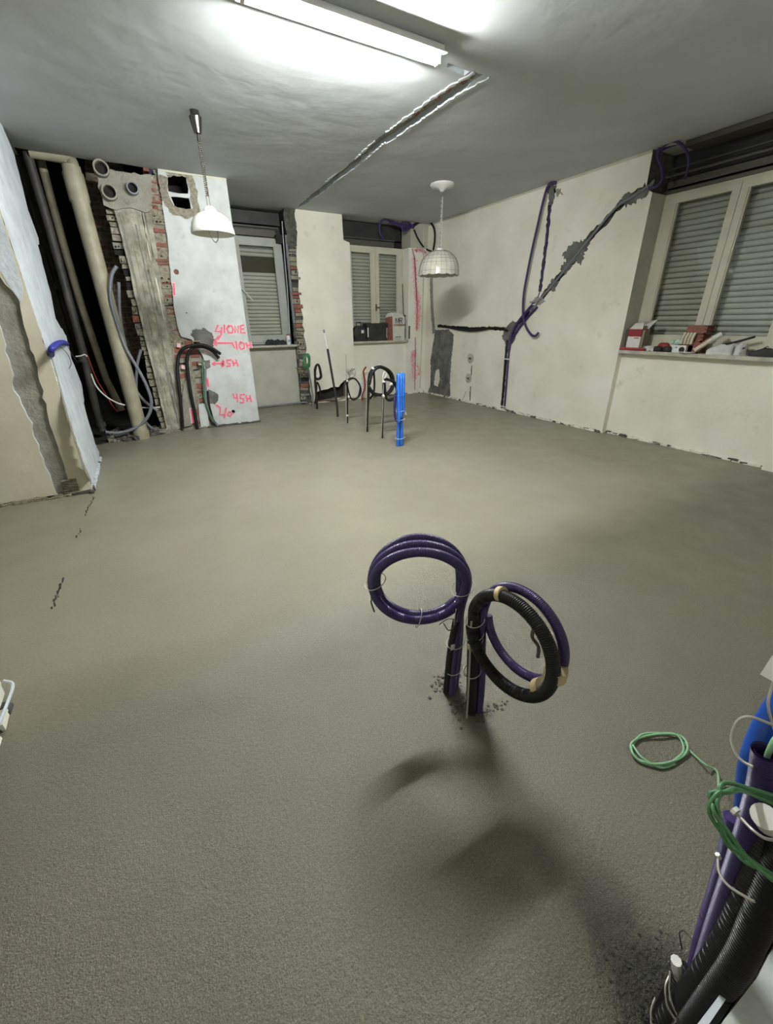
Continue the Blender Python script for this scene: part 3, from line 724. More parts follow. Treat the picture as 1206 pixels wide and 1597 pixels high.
face = ragged(face, .008, .06, closed=False, seed=60) + [(1.395, .03), (1.395, 2.95), (.66, 2.95)]
mb = panel(MB(), fP, face, holes, M['pillar'])
mb.box((.62, YP + .06, 0), (.80, 7.40, 1.25), M['mortar_lt']); mb.box((.62, YP + .5, 0), (1.39, 7.40, 2.95), M['black']); mb.box((.62, YP + .06, 1.25), (.72, YP + .2, 2.95), M['mortar_lt'])
quad(mb, (1.395, YP, .0), (1.395, 7.425, 0), (1.395, 7.425, 2.95), (1.395, YP, 2.95), M['pillar'])
white_face = make('white_face', mb, (0, 0, 0), wall_pillar); white_face['label'] = 'white plastered face of the pillar'
def ppatch(pts, mt, seed, amp=.012, off=0.0): return patch(wall_pillar, pts, 1, YP - off, NB, mt, amp=amp, seed=seed)
ringp = [(258, 268), (275, 266), (294, 270), (300, 290), (303, 310), (307, 330), (290, 334), (272, 330), (262, 318), (256, 300), (254, 284)]
# torn plaster rim around the duct holes
mb = MB(); random.seed(77); rp = resample([V((p[0], YP, p[1])) for p in on(1, YP, ringp + ringp[:1])], .035)
pl_ = ragged(band([(p.x, p.z) for p in rp], .085), .010, .02)
half = len(pl_) // 2
mb.prism([V((q[0], YP - .002, q[1])) for q in pl_], V((0, 1, 0)), .002, M['rubble'])
spart(wall_pillar, 'torn_plaster', mb)
ppatch([(296, 522), (300, 514), (318, 512), (330, 520), (334, 530), (333, 540), (316, 541), (305, 533)], M['patch'], 70)
ppatch([(316, 612), (326, 608), (338, 612), (341, 622), (336, 630), (322, 628)], M['patch'], 71)
ppatch([(318, 562), (327, 562), (328, 572), (320, 576)], M['patch'], 72, .008)
# roughened brick area left of the white, behind the conduits
mb = bricks(MB(), lambda u, v, d: V((u, YK - .012 + d, v)), lambda z: .43 if z > .9 else .39, lambda z: .74 if z > .3 else .68, .02, 1.12, .085, 91, prot=.035)
P = ragged(on(1, YK, [(300, 662), (283, 666), (285, 600), (296, 590), (303, 600), (305, 640)]), .01, .05, seed=33)
mb.prism([V((u, YK - .03, v)) for u, v in P], V((0, 1, 0)), .02, M['mortar_lt'])
P = ragged(on(1, YK, [(309, 630), (322, 630), (326, 664), (312, 666)]), .008, .05, seed=34)
mb.prism([V((u, YK - .03, v)) for u, v in P], V((0, 1, 0)), .02, M['pillar'])
spart(wall_pillar, 'bared_brick', mb)['label'] = 'bared broken brick area behind the bent conduits'
# pink writing
mb = MB(); random.seed(5)
S = lambda pts, wd=.022, mt=None, off=.0055: stroke(mb, pts, 1, YP - off, NB, wd, mt or M['pink'], .0008)
W4 = [  # 4 I O N E
 [(340, 507), (336, 517), (344, 517)], [(346, 510), (345, 522), (340, 530)], [(350, 506), (350, 519)],
 [(356, 508), (354, 513), (357, 519), (362, 519), (364, 513), (361, 508), (356, 508)], [(367, 519), (366, 508), (372, 519), (372, 508)], [(381, 507), (375, 508), (376, 519), (383, 519)], [(376, 513), (381, 513)],
 [(342, 524), (338, 528), (333, 534)], [(362, 535), (333, 535)],
 [(333, 535), (338, 532)], [(333, 535), (338, 539)],
 [(362, 534), (366, 543)], [(368, 532), (370, 545)], [(375, 533), (373, 539), (376, 545), (381, 543), (381, 536), (375, 533)], [(384, 534), (386, 543)], [(385, 539), (391, 538)], [(390, 533), (392, 543)],
 [(347, 567), (331, 567)], [(331, 567), (336, 564)], [(331, 567), (336, 570)],
 [(348, 562), (345, 566), (351, 569), (346, 572), (345, 569), (350, 564), (348, 562)], [(361, 561), (354, 562), (354, 566), (359, 567), (359, 571), (353, 571)], [(363, 562), (365, 571)], [(364, 567), (369, 566)], [(368, 561), (371, 571)],
 [(364, 614), (365, 620), (371, 621)], [(369, 614), (371, 627)], [(382, 615), (375, 616), (375, 621), (380, 622), (380, 628), (374, 628)], [(384, 616), (386, 626)], [(385, 622), (391, 621)], [(390, 616), (392, 627)],
 [(336, 631), (344, 636)], [(344, 636), (343, 646), (352, 647)], [(353, 636), (350, 652)], [(358, 642), (355, 646), (359, 650), (362, 645), (358, 642)]]
for i_, s_ in enumerate(W4): S(s_, .042, M['pinklt'], .0001 * (i_ + 1))
for i_, s_ in enumerate(W4): S(s_, .019, None, .0055 + .0001 * i_)
S([(271, 440), (272, 462)], .035, M['pinklt'], 0); S([(271, 442), (272, 460)], .02)
S([(323, 588), (325, 605)], .045, M['pinklt'], 0); S([(323, 590), (325, 603)], .025)
spart(wall_pillar, 'spray_writing', mb)['label'] = 'pink spray-painted numbers and arrows'
mb = MB()
stroke(mb, [(298, 636), (301, 660)], 1, YK - .032, NB, .05, M['pinklt'], .0012); stroke(mb, [(299, 638), (302, 660)], 1, YK - .0335, NB, .03, M['pink'], .0012)
for p in ((279, 538), (286, 572), (321, 548)): stroke(mb, [(p[0] - 3, p[1]), (p[0] + 3, p[1] + 1)], 1, YP - .02, NB, .05, M['pinklt'], .0012)
spart(wall_pillar, 'spray_blots', mb)['label'] = 'pink spray blots on the bared brick'
for px, py in ((322, 600), (359, 600)): pass
mb = MB(); random.seed(61); foot(mb, V((.7, YP - .01, 0)), V((1.39, YP - .01, 0)), 24, M['mortar']); foot(mb, V((.15, YK - .02, 0)), V((.7, YK - .02, 0)), 14, M['rubble'])
struct('baseboard_pillar', mb)
# ---- wall stubs close to the camera, room behind
mb = MB()
mb.box((-3.2, -2.2, 0.05), (-.728, 1.765, 2.95), M['plaster']); mb.box((-3.2, -2.2, 0), (-.745, 1.75, .06), M['mortar'])
near_left = struct('wall_near_left', mb)
mb = MB(); random.seed(2)
mb.tube([(-.722, 1.768, .10), (-.700, 1.765, .07), (-.712, 1.70, .045), (-.722, 1.6, .04), (-.735, 1.50, .05), (-.74, 1.3, .05)], .006, M['plaster_white'], n=8)
foot(mb, V((-.73, 1.75, 0)), V((-.73, 1.2, 0)), 14, M['plaster'])
struct('baseboard_near_left', mb, True)
mb = MB()
_e = hit(1092, 1612, 2, .30); _g = hit(1206, 1446, 2, .30); ye = (_e.y + _g.y) / 2; xe = _e.x; random.seed(9)
mb.box((xe, ye - .5, 0), (1.4, ye - .012, .285), M['rubble'])
P = [(xe - .004, ye)] + ragged([(xe, ye), (1.4, ye)], .003, .05, closed=False) + ragged([(1.4, ye - .075), (xe - .004, ye - .06)], .006, .03, closed=False)
mb.prism([V((a_, b_ - .014, .27)) for a_, b_ in P[1:]], V((0, 0, 1)), .03, M['pillar'])
mb.box((xe, ye - .010, .2), (1.4, ye - .002, .292), M['dark']); mb.box((xe, ye - .002, .2), (1.4, ye + .006, .302), M['plaster_white'])
mb.box((xe, ye - .5, .25), (1.4, ye - .07, .292), M['terracotta'])
for i in range(40):
    a_ = random.uniform(.02, .2); mb.box((-.012, -.012, -.01), (.012, .02, .012), M['mortar'], Matrix.Translation((_g.x - a_ * .6, ye + .018, .22 + random.uniform(-.03, .05))), jit=.008)
near_right = struct('wall_near_right', mb)
mb = MB()
mb.box((-3.2, -2.3, 0), (5.6, -2.2, 2.95), M['plaster']); mb.box((-3.3, -2.3, 0), (-3.2, 8.4, 2.95), M['plaster'])
struct('wall_behind', mb)

# ================================================================== LAMPS
t = thing('fluorescent_light', 'long lit fluorescent batten light fixed flat on the ceiling', 'ceiling light', ((LAMP_X0 + LAMP_X1) / 2, LAMP_Y, ZC))
hb = MB(); pr = [(-.03, ZC - .002), (-.03, ZC - .03), (-.072, ZC - .052), (-.070, ZC - .056), (-.02, ZC - .046), (.03, ZC - .046), (.092, ZC - .056), (.094, ZC - .052), (.045, ZC - .03), (.045, ZC - .002)]
npr = len(pr); vv = [(x_, LAMP_Y + a_, z_) for x_ in (LAMP_X0 - .01, LAMP_X1 + .03) for a_, z_ in pr]
hb.add(vv, [(i, (i + 1) % npr, npr + (i + 1) % npr, npr + i) for i in range(npr)], M['enamel'])
hb.add(vv, [(0, 1, 4, 5, 8, 9), (1, 2, 3, 4), (5, 6, 7, 8), tuple(npr + k for k in (0, 1, 4, 5, 8, 9)), tuple(npr + k for k in (1, 2, 3, 4)), tuple(npr + k for k in (5, 6, 7, 8))], M['enamel'])
part(t, 'housing', hb)
mb = MB()
for x in (LAMP_X0, LAMP_X1): mb.box((x - .008, LAMP_Y - .02, LAMP_Z - .02), (x + .012, LAMP_Y + .02, ZC - .03), M['enamel'])
part(t, 'end_socket', mb)
part(t, 'tube', MB().tube([(LAMP_X0 + .012, LAMP_Y, LAMP_Z), (LAMP_X1 - .008, LAMP_Y, LAMP_Z)], .019, M['tube'], n=14, smooth=False), True)

c = hit(303, 172, 2, ZC); x, y = c.x, c.y
t = thing('pendant_lamp', 'white opal glass dome pendant on a dark coiled cord, unlit', 'pendant lamp', (x, y, ZC), None)
part(t, 'canopy', MB().lathe((x, y, 0), [(.001, ZC), (.034, ZC), (.036, ZC - .03), (.05, ZC - .045), (.03, ZC - .15), (.012, ZC - .155), (.012, ZC - .2), (.001, ZC - .2)], M['darkchrome'], 28), True, 'smoked chrome cone canopy')
pts = []; z0, z1 = ZC - .2, 2.37; nt_ = 26
for i in range(nt_ * 8):
    a = 2 * PI * i / 8; u = i / (nt_ * 8); pts.append((x + .011 * math.cos(a), y + .011 * math.sin(a), z0 + (z1 - z0) * u))
part(t, 'coiled_cord', MB().tube(pts, .0045, M['rust'], n=6, smooth=False), True)
mb = MB().tube([(x - .012, y, 2.38), (x - .012, y, 2.29)], .004, M['rust'], 6, smooth=False).tube([(x + .012, y, 2.38), (x + .012, y, 2.29)], .004, M['rust'], 6, smooth=False)
part(t, 'hanger', mb)
part(t, 'cap', MB().lathe((x, y, 0), [(.001, 2.305), (.03, 2.30), (.055, 2.275), (.055, 2.262), (.001, 2.262)], M['enamel'], 28), True)
prof = [(.05, 2.262), (.075, 2.255), (.11, 2.24), (.145, 2.212), (.17, 2.175), (.185, 2.13), (.19, 2.095), (.186, 2.09), (.18, 2.095), (.176, 2.13), (.16, 2.17), (.135, 2.205), (.10, 2.23), (.05, 2.25)]
part(t, 'shade', MB().lathe((x, y, 0), prof, M['opal'], 48), True)
part(t, 'pull_loop', MB().tube([(x - .04, y, 2.13), (x - .02, y, 2.06), (x + .01, y, 2.03), (x + .035, y, 2.06), (x + .04, y, 2.13)], .0035, M['wire'], 6), True)
part(t, 'bulb_socket', MB().lathe((x, y, 0), [(.001, 2.1), (.02, 2.105), (.022, 2.25), (.001, 2.25)], M['enamel'], 16), True)

c = hit(690, 287, 2, ZC); x, y = c.x, c.y
t = thing('pendant_lamp', 'scalloped mother-of-pearl dome pendant hanging by a chain, unlit', 'pendant lamp', (x, y, ZC), None)
part(t, 'canopy', MB().lathe((x, y, 0), [(.001, ZC), (.15, ZC), (.155, ZC - .012), (.14, ZC - .03), (.05, ZC - .045), (.02, ZC - .08), (.001, ZC - .082)], M['enamel'], 36), True)
part(t, 'hook', MB().tube([(x, y, ZC - .08), (x, y, ZC - .13)], .012, M['chrome'], 10, smooth=False), True)
part(t, 'cord', MB().tube([(x, y, ZC - .1), (x + .004, y, 2.55), (x, y, 2.2)], .006, M['rust'], 8), True)
mb = MB()
for i in range(22):
    z = 2.80 - i * .027; a = 0 if i % 2 else PI / 2; pp = []
    for k in range(13):
        q = 2 * PI * k / 12; pp.append((x + .011 * math.cos(q) * math.cos(a) + .006, y + .011 * math.cos(q) * math.sin(a), z + .018 * math.sin(q)))
    mb.tube(pp, .003, M['whitep'], 5, smooth=False, cap=False)
part(t, 'chain', mb, True, 'pale link chain')
part(t, 'cap', MB().lathe((x, y, 0), [(.001, 2.255), (.04, 2.25), (.05, 2.235), (.05, 2.22), (.001, 2.22)], M['enamel'], 24), True)
prof = []
for i in range(9):
    a = PI / 2 * i / 8 * .97; prof.append((.05 + .225 * math.sin(a), 1.965 + .26 * math.cos(a)))
prof.append((.278, 1.935)); NS = 84
sh_ = part(t, 'shade', MB().lathe((x, y, 0), prof, M['pearl'], NS, scallop=len(prof) - 1), True)
mb = MB()
for j in (2, 4, 5, 6, 8):
    r_, z_ = prof[j]; mb.tube([(x + (r_ + .001) * math.cos(2 * PI * k / 40), y + (r_ + .001) * math.sin(2 * PI * k / 40), z_) for k in range(41)], .0016, M['came'], 5, smooth=False, cap=False)
for k in range(24):
    a = 2 * PI * k / 24; mb.tube([(x + (r_ + .001) * math.cos(a), y + (r_ + .001) * math.sin(a), z_) for r_, z_ in prof], .0016, M['came'], 5, smooth=False, cap=False)
part(t, 'leading', mb, True, 'thin dark leading grid', of=sh_)

# ================================================================== FOREGROUND CONDUIT COILS
def uvec(deg): return V((math.cos(math.radians(deg)), math.sin(math.radians(deg)), 0))
def loop(c, u, n, R, a0, a1, r1=None, off0=0.0, off1=0.0, squash=1.0, k=None, spread=1.0):
    out = []; k = k or max(4, int(abs(a1 - a0) / 15))
    for i in range(k + 1):
        f = i / k; a = math.radians(a0 + (a1 - a0) * f); rr = R + ((r1 if r1 is not None else R) - R) * f
        out.append(V(c) + u * (rr * math.cos(a)) + V((0, 0, 1)) * (rr * squash * math.sin(a)) + n * ((off0 + (off1 - off0) * f) * (spread + (1 - spread) * max(0, math.sin(a)))))
    return out
def tie(mb, p, t, r, mt, th=.0016, tilt=0.2):
    t = V(t).normalized(); a = V((0, 0, 1)) if abs(t.z) < .8 else V((1, 0, 0)); s = t.cross(a).normalized(); q = s.cross(t)
    P = [V(p) + (s * math.cos(2 * PI * k / 20) + q * math.sin(2 * PI * k / 20)) * r + t * (tilt * r * math.sin(2 * PI * k / 20)) for k in range(21)]
    mb.tube(P, th, mt, 6, smooth=False, cap=False)
b = onfloor(708, 1078); u = uvec(-30); n = V((-u.y, u.x, 0)) * -1   # n towards the camera
if n.dot(FW) > 0: n = -n
cL = V((b.x, b.y, .52)) - u * .15
t = thing('conduit_coil', 'purple conduits coiled in a wide upright ring, the left one of two in the foreground', 'electrical conduit', (b.x, b.y, 0), None)
R_ = .016
s0 = [V((b.x - .015, b.y + .0, -.02)), V((b.x - .008, b.y, .2)), V((b.x - .002, b.y, .4))]
part(t, 'conduit', MB().tube(s0 + loop(cL, u, n, .160, 0, 548, .167, .06, -.005, .95, spread=.3) , R_, M['purple'], 14, pitch=.005), True, 'purple conduit ending at the left of the ring')
s0 = [V((b.x + .018, b.y + .02, -.02)), V((b.x + .022, b.y + .02, .2)), V((b.x + .012, b.y + .02, .42))]
part(t, 'conduit', MB().tube(s0 + loop(cL, u, n, .146, 8, 655, .172, -.07, -.03, .96, spread=.3), R_, M['purple'], 14, pitch=.005), True, 'purple conduit ending at the lower right of the ring')
s0 = [V((b.x - .028, b.y + .01, -.02)), V((b.x - .022, b.y + .01, .2)), V((b.x - .014, b.y + .0, .36))]
part(t, 'conduit', MB().tube(s0, R_ * .9, M['blackp'], 14, pitch=.005), True, 'black conduit behind the purple stems')
mb = MB()
tie(mb, cL - u * .155 + n * .005 + V((0, 0, .01)), (0.05, 0, 1), .036, M['wire'], tilt=.5)
tie(mb, cL + u * .153 + n * -.002 + V((0, 0, -.02)), (0, 0, 1), .040, M['wire'], tilt=.4)
tie(mb, cL + V((0, 0, -.148)) + n * .004, u, .034, M['wire'], tilt=.3)
for zz in (.12, .25): tie(mb, V((b.x - .004, b.y + .008, zz)), (0, 0, 1), .033, M['wire'], .0015, .3)
part(t, 'wire_tie', mb, True)
e = cL + u * (.172 * math.cos(math.radians(185))) + n * -.04 + V((0, 0, -.02)); mb = MB()
mb.tube([e, e + V((-.006, -.01, -.04)), e + V((.006, -.01, -.06)), e + V((-.008, -.01, -.075)), e + V((-.004, -.01, -.1)), e + V((.004, -.01, -.13))], .003, M['rust'], 6)
mb.tube([e + V((.01, 0, 0)), e + V((.008, -.01, -.04)), e + V((-.008, -.012, -.06)), e + V((.006, -.012, -.075))], .003, M['rust'], 6)
part(t, 'pull_wire', mb, True)
e = cL + u * .07 + V((0, 0, -.145)) + n * .045; mb = MB()
mb.tube([e, e + V((.02, -.02, .03)), e + V((.05, -.03, .02)), e + V((.06, -.02, -.005)), e + V((.03, -.02, -.025)), e + V((.01, -.01, .01))], .002, M['rust'], 6)
mb.tube([e + V((.05, -.02, -.01)), e + V((.055, -.02, .06))], .0015, M['wire'], 6)
part(t, 'pull_wire', mb, True)
part(t, 'sticker', MB().box((b.x - .036, b.y - .0075, .235), (b.x - .018, b.y - .0055, .26), M['whitep']), False, 'small white sticker')

b = onfloor(735, 1110); u = uvec(-86); n = V((-1, 0, 0)); top = V((b.x - .03, b.y, .47)); cR = top + u * .15
t = thing('conduit_coil', 'black and purple conduits coiled in a narrow upright ring bound with tan tape', 'electrical conduit', (b.x, b.y, 0), None)
s0 = [V((b.x, b.y, -.02)), V((b.x - .01, b.y, .15)), V((b.x - .022, b.y + .003, .33)), V((b.x - .03, b.y + .003, .45))]
part(t, 'conduit', MB().tube(s0 + loop(cR + V((0, 0, -.012)), u, n, .158, 168, -170, .152, .0, .012), .019, M['blackp'], 16, pitch=.006), True, 'thick black conduit')
s0 = [V((b.x + .028, b.y - .012, -.02)), V((b.x + .022, b.y - .012, .15)), V((b.x + .005, b.y - .01, .33)), V((b.x - .003, b.y - .008, .45))]
part(t, 'conduit', MB().tube(s0 + loop(cR + V((.042, 0, .012)), u, n, .150, 172, -170, .140, .0, -.004), .0145, M['purple'], 14, pitch=.005), True, 'slimmer purple conduit')
s0 = [V((b.x - .03, b.y - .012, -.02)), V((b.x - .04, b.y - .012, .2)), V((b.x - .052, b.y - .01, .46)), ]
part(t, 'steel_rod', MB().tube(s0, .0035, M['wire'], 8), True)
mb = MB()
def tapeband(mb, p, d, r, L, mt):
    d = V(d).normalized(); mb.tube([V(p) - d * L / 2, V(p) + d * L / 2], r, mt, 18, smooth=False)
for ang, L in ((112, .016), (-2, .034), (-38, .026)):
    a = math.radians(ang); p = cR + u * .15 * math.cos(a) + V((0, 0, .15 * math.sin(a))); d = u * -math.sin(a) + V((0, 0, math.cos(a)))
    tapeband(mb, p + V((.012, 0, 0)) * (ang < 0), d, .0235 if ang > 0 else .031, L, M['tape'])
tapeband(mb, V((b.x - .022, b.y, .34)), (-.05, 0, 1), .0235, .022, M['tape'])
part(t, 'tape_band', mb, True, 'tan tape bands')
mb = MB()
for zz in (.22, .37, .39, .45): tie(mb, V((b.x - .022 + .05 * (.3 - zz) , b.y - .003, zz)), (0, 0, 1), .030, M['wire'], .0015, .35)
part(t, 'wire_tie', mb, True)
a = math.radians(60); p = cR + u * .15 * math.cos(a) + V((0, 0, .15 * math.sin(a)))
mb = MB().tube([p, p + V((-.01, 0, -.05)), p + V((.012, -.01, -.09)), p + V((.016, -.012, -.13))], .005, M['rust'], 6)
part(t, 'pull_wire', mb, True)
# crumbs pushed up around the stubs
random.seed(44); mb = MB()
def crumbs(mb, c, sx, sy, n, smax, mt):
    for i in range(n):
        p = V((c.x + random.gauss(0, sx), c.y + random.gauss(0, sy), 0)); s = random.uniform(.3, 1) * smax
        mb.box((-s, -s, -s * .3), (s, s, s * .8), mt, Matrix.Translation(p) @ Matrix.Rotation(random.uniform(0, 3), 4, 'Z'), jit=s * .35)
crumbs(mb, onfloor(700, 1062), .035, .02, 90, .006, M['mortar']); crumbs(mb, onfloor(728, 1095), .03, .02, 70, .007, M['mortar']); crumbs(mb, onfloor(760, 1112), .04, .01, 40, .005, M['mortar'])
crumbs(mb, onfloor(1015, 1540), .045, .04, 220, .0032, M['mortar'])
solo('screed_crumbs', 'dark crumbs of screed scattered round the conduit feet', 'rubble', mb, (b.x, b.y, 0), kind='stuff')

# ================================================================== NEAR RIGHT BUNDLE
D = atdepth
t = thing('conduit_bundle', 'thick bundle of purple and black conduits tied with wire at the lower right edge', 'electrical conduit', (.62, .02, 0))
pur = [D(1196, 1172, .615), D(1186, 1235, .64), D(1163, 1315, .68), D(1140, 1385, .715), D(1118, 1450, .75), D(1095, 1520, .79), D(1075, 1560, .82), onfloor(1062, 1600)]
mb = MB().tube(pur, .0175, M['purple'], 20, pitch=.0042, cap=False)
hole = [pur[0] + (pur[0] - pur[1]).normalized() * .001, pur[0] + (pur[1] - pur[0]).normalized() * .10]
mb.tube(hole, .0145, M['purple'], 20, smooth=False, cap=False)
d_ = (pur[0] - pur[1]).normalized()
part(t, 'conduit', mb, True, 'purple conduit with an open top end')
part(t, 'conduit', MB().tube([D(1260, 1250, .60), D(1222, 1330, .63), D(1188, 1415, .66), D(1155, 1490, .69), D(1105, 1560, .74), D(1060, 1620, .79), onfloor(1030, 1665)], .0215, M['blackp'], 20, pitch=.006), True, 'thick black conduit')
part(t, 'conduit', MB().tube([D(1205, 1230, .66), D(1188, 1330, .66), D(1160, 1410, .69), D(1128, 1475, .72), D(1080, 1545, .77), D(1035, 1600, .82), onfloor(1000, 1640)], .019, M['blackp'], 20, pitch=.006), True, 'black conduit beside the purple one')
part(t, 'conduit', MB().tube([D(1145, 1275, .72), D(1140, 1310, .73), D(1125, 1370, .75), D(1104, 1440, .785), D(1090, 1490, .83), onfloor(1080, 1540)], .014, M['purple'], 16, pitch=.0042), True, 'slim purple conduit at the back')
part(t, 'conduit', MB().tube([D(1075, 1510, .86), D(1050, 1545, .86), D(1030, 1585, .87), onfloor(1015, 1620)], .014, M['blackp'], 16, pitch=.005), True)
part(t, 'conduit', MB().tube([D(1300, 1480, .7), D(1225, 1440, .70), D(1206, 1390, .7), D(1215, 1330, .7)], .018, M['purple'], 16, pitch=.0045), True)
mb = MB(); 
def pxtie(mb, pts, th=.0016, mt=None): mb.tube([D(*p) for p in pts], th, mt or M['wire'], 6)
pxtie(mb, [(1120, 1335, .70), (1122, 1360, .685), (1135, 1380, .67), (1160, 1397, .655), (1178, 1406, .65), (1186, 1400, .66)], .0022)
pxtie(mb, [(1142, 1265, .65), (1155, 1275, .64), (1175, 1295, .615), (1195, 1308, .605), (1215, 1310, .61)], .0022)
pxtie(mb, [(1045, 1515, .80), (1045, 1550, .79), (1055, 1580, .78), (1075, 1605, .77)], .0018)
pxtie(mb, [(1044, 1522, .80), (1038, 1540, .79), (1042, 1570, .785), (1060, 1600, .775)], .0018)
pxtie(mb, [(1022, 1556, .84), (1016, 1575, .83), (1016, 1600, .82)], .0018)
pxtie(mb, [(1205, 1130, .62), (1170, 1118, .63), (1150, 1125, .64), (1141, 1150, .645), (1148, 1175, .635), (1160, 1188, .625), (1175, 1196, .615)], .0022)
part(t, 'wire_tie', mb, True)
mb = MB()
def cap_(mb, p, q, r, mt):
    p, q = V(p), V(q); d = (q - p).normalized(); mb.tube([p, p + d * .002, q - d * .002, q, q + d * .0005], r, mt, 14, smooth=False)
part(t, 'end_plug', MB().tube([D(1200, 1284, .60), D(1193, 1273, .585)], .0165, M['whitep'], 18, smooth=False), True, 'white end plug facing up')
part(t, 'end_plug', MB().tube([D(1064, 1528, .84), D(1057, 1512, .81), D(1055, 1498, .80)], .0125, M['whitep'], 9, smooth=False, rfun=lambda f: 1 - .25 * f), False, 'torn white plug near the floor')
part(t, 'wire_knot', MB().tube([D(1144, 1262, .65), D(1150, 1268, .645)], .007, M['whitep'], 8, smooth=False).tube([D(1119, 1332, .70), D(1122, 1338, .70)], .004, M['whitep'], 6, smooth=False), False, 'pale knots of the tie wire')
part(t, 'wire_end', MB().tube([D(1064, 1480, .93), D(1060, 1455, .93), D(1068, 1452, .93), D(1082, 1468, .9)], .0016, M['rust'], 6), True)
t = thing('blue_conduit', 'smooth bright blue pipe curving up behind the purple bundle', 'electrical conduit', (.72, .12, 0))
part(t, 'pipe', MB().tube([D(1275, 1020, .66), D(1225, 1095, .68), D(1195, 1145, .70), D(1176, 1200, .72), D(1170, 1260, .74), D(1163, 1340, .79), D(1140, 1430, .84), onfloor(1110, 1510)], .0225, M['bluedeep'], 28), True)
p = D(1212, 1045, .66)
t = thing('wire_connector', 'small white block with a grey cable at the upper end of the blue pipe', 'connector', p)
part(t, 'block', MB().box((-.012, -.012, -.018), (.012, .012, .018), M['whitep'], Matrix.Translation(p) @ Matrix.Rotation(.5, 4, 'Y')))
part(t, 'cable', MB().tube([p, D(1203, 1075, .66), D(1199, 1105, .66), D(1215, 1160, .66)], .0022, M['wire'], 6), True)
mb = MB(); random.seed(6)
c = [D(1116, 1240, .585), D(1135, 1228, .59), D(1165, 1230, .6), D(1200, 1243, .605), D(1245, 1262, .6), D(1290, 1330, .56), D(1260, 1395, .53), D(1206, 1366, .54), D(1165, 1335, .555), D(1130, 1298, .57), D(1113, 1262, .58)]
pts = []
for k in range(5):
    for q in c: pts.append(q + V((random.uniform(-.006, .006), random.uniform(-.006, .006), random.uniform(-.007, .007) - .002 * k)))
t = thing('green_wire_coil', 'coil of dark green insulated wire looped round the purple conduit bundle', 'wire coil', c[0])
part(t, 'wire', MB().tube(pts, .0028, M['green'], 8), True)
part(t, 'wire_tail', MB().tube([pur[0] + V((.06, .0, -.005)), pur[0] + V((.035, 0, .012)), pur[0] + V((.012, 0, .012)), pur[0] + (pur[1] - pur[0]) * .3, pur[0] + (pur[1] - pur[0]) * .7], .004, M['greenlt'], 8), True, 'pale green tail entering the open conduit')
# green loop lying on the floor
c = onfloor(1030, 1172); mb = MB(); random.seed(15); pts = []
P_ = [(985, 1165), (1000, 1149), (1030, 1145), (1055, 1150), (1066, 1168), (1058, 1183), (1035, 1195), (1005, 1192), (988, 1180)]
for k in range(2):
    for i, p in enumerate(P_):
        q = onfloor(p[0] + (k * 5 if i in (3, 4, 5) else -k * 2), p[1] + (4 * k if i in (1, 2) else 0)); pts.append(q + V((0, 0, .005 + .006 * ((i + k) % 2) + .003 * k)))
pts += [onfloor(985, 1165) + V((0, 0, .012)), onfloor(1000, 1186) + V((0, 0, .014)), onfloor(1030, 1199) + V((0, 0, .006)), onfloor(1052, 1193) + V((0, 0, .005))]
t = thing('green_wire_loop', 'pale green wire knotted into a loop lying on the grey floor', 'wire coil', c)
part(t, 'wire', MB().tube(pts, .0038, M['greenlt'], 8), True)
part(t, 'wire_tail', MB().tube([onfloor(1068, 1160) + V((0, 0, .008)), onfloor(1076, 1174) + V((0, 0, .008)), onfloor(1098, 1199) + V((0, 0, .02)), onfloor(1112, 1215) + V((0, 0, .04)), D(1122, 1236, .9)], .003, M['greenlt'], 8), True)

# ================================================================== STUBS UNDER THE CEILING CHASE
def tr(pts, Y): return [hit(p[0], p[1], 1, Y) for p in pts]
def post(nm, label, base_px, cat='electrical conduit'):
    b = onfloor(*base_px); return thing(nm, label, cat, (b.x, b.y, 0)), b
t, b = post('blue_conduit_stub', 'bright blue conduits folded and tied into a tall upright bundle', (624, 695))
Y = b.y
for dx, dz, r in ((-.028, .80, .021), (.022, .81, .021)):
    part(t, 'conduit', MB().tube([V((b.x + dx, Y, -.02)), V((b.x + dx * .8, Y, .4)), V((b.x + dx, Y, dz))], r, M['blue'], 14, pitch=.012), True)
mb = MB()
for k, dx in enumerate((-.04, -.012, .02)):
    mb.tube([V((b.x + dx, Y - .04, .30 + .05 * k)), V((b.x + dx - .004, Y - .045, .55)), V((b.x + dx, Y - .035, .78)), V((b.x + dx + .012, Y - .01, .815)), V((b.x + dx + .02, Y + .02, .77)), V((b.x + dx + .02, Y + .03, .45))], .018, M['blue'], 12, pitch=.012)
part(t, 'folded_conduit', mb, True)
mb = MB()
for zz in (.10, .32, .42, .6): tie(mb, V((b.x - .003, Y - .005, zz)), (0, 0, 1), .055 if zz < .5 else .07, M['whitep'] if zz < .5 else M['blue'], .003, .1)
part(t, 'cable_tie', mb, True)
part(t, 'conduit', MB().tube([V((b.x - .045, Y, .30)), V((b.x - .07, Y, .36)), V((b.x - .075, Y, .5)), V((b.x - .06, Y, .62))], .014, M['purple'], 10, pitch=.01), True, 'short purple conduit end')
part(t, 'end_plug', MB().tube([V((b.x + .06, Y, .40)), V((b.x + .08, Y, .36))], .012, M['whitep'], 8, smooth=False), False, 'small cream plug')

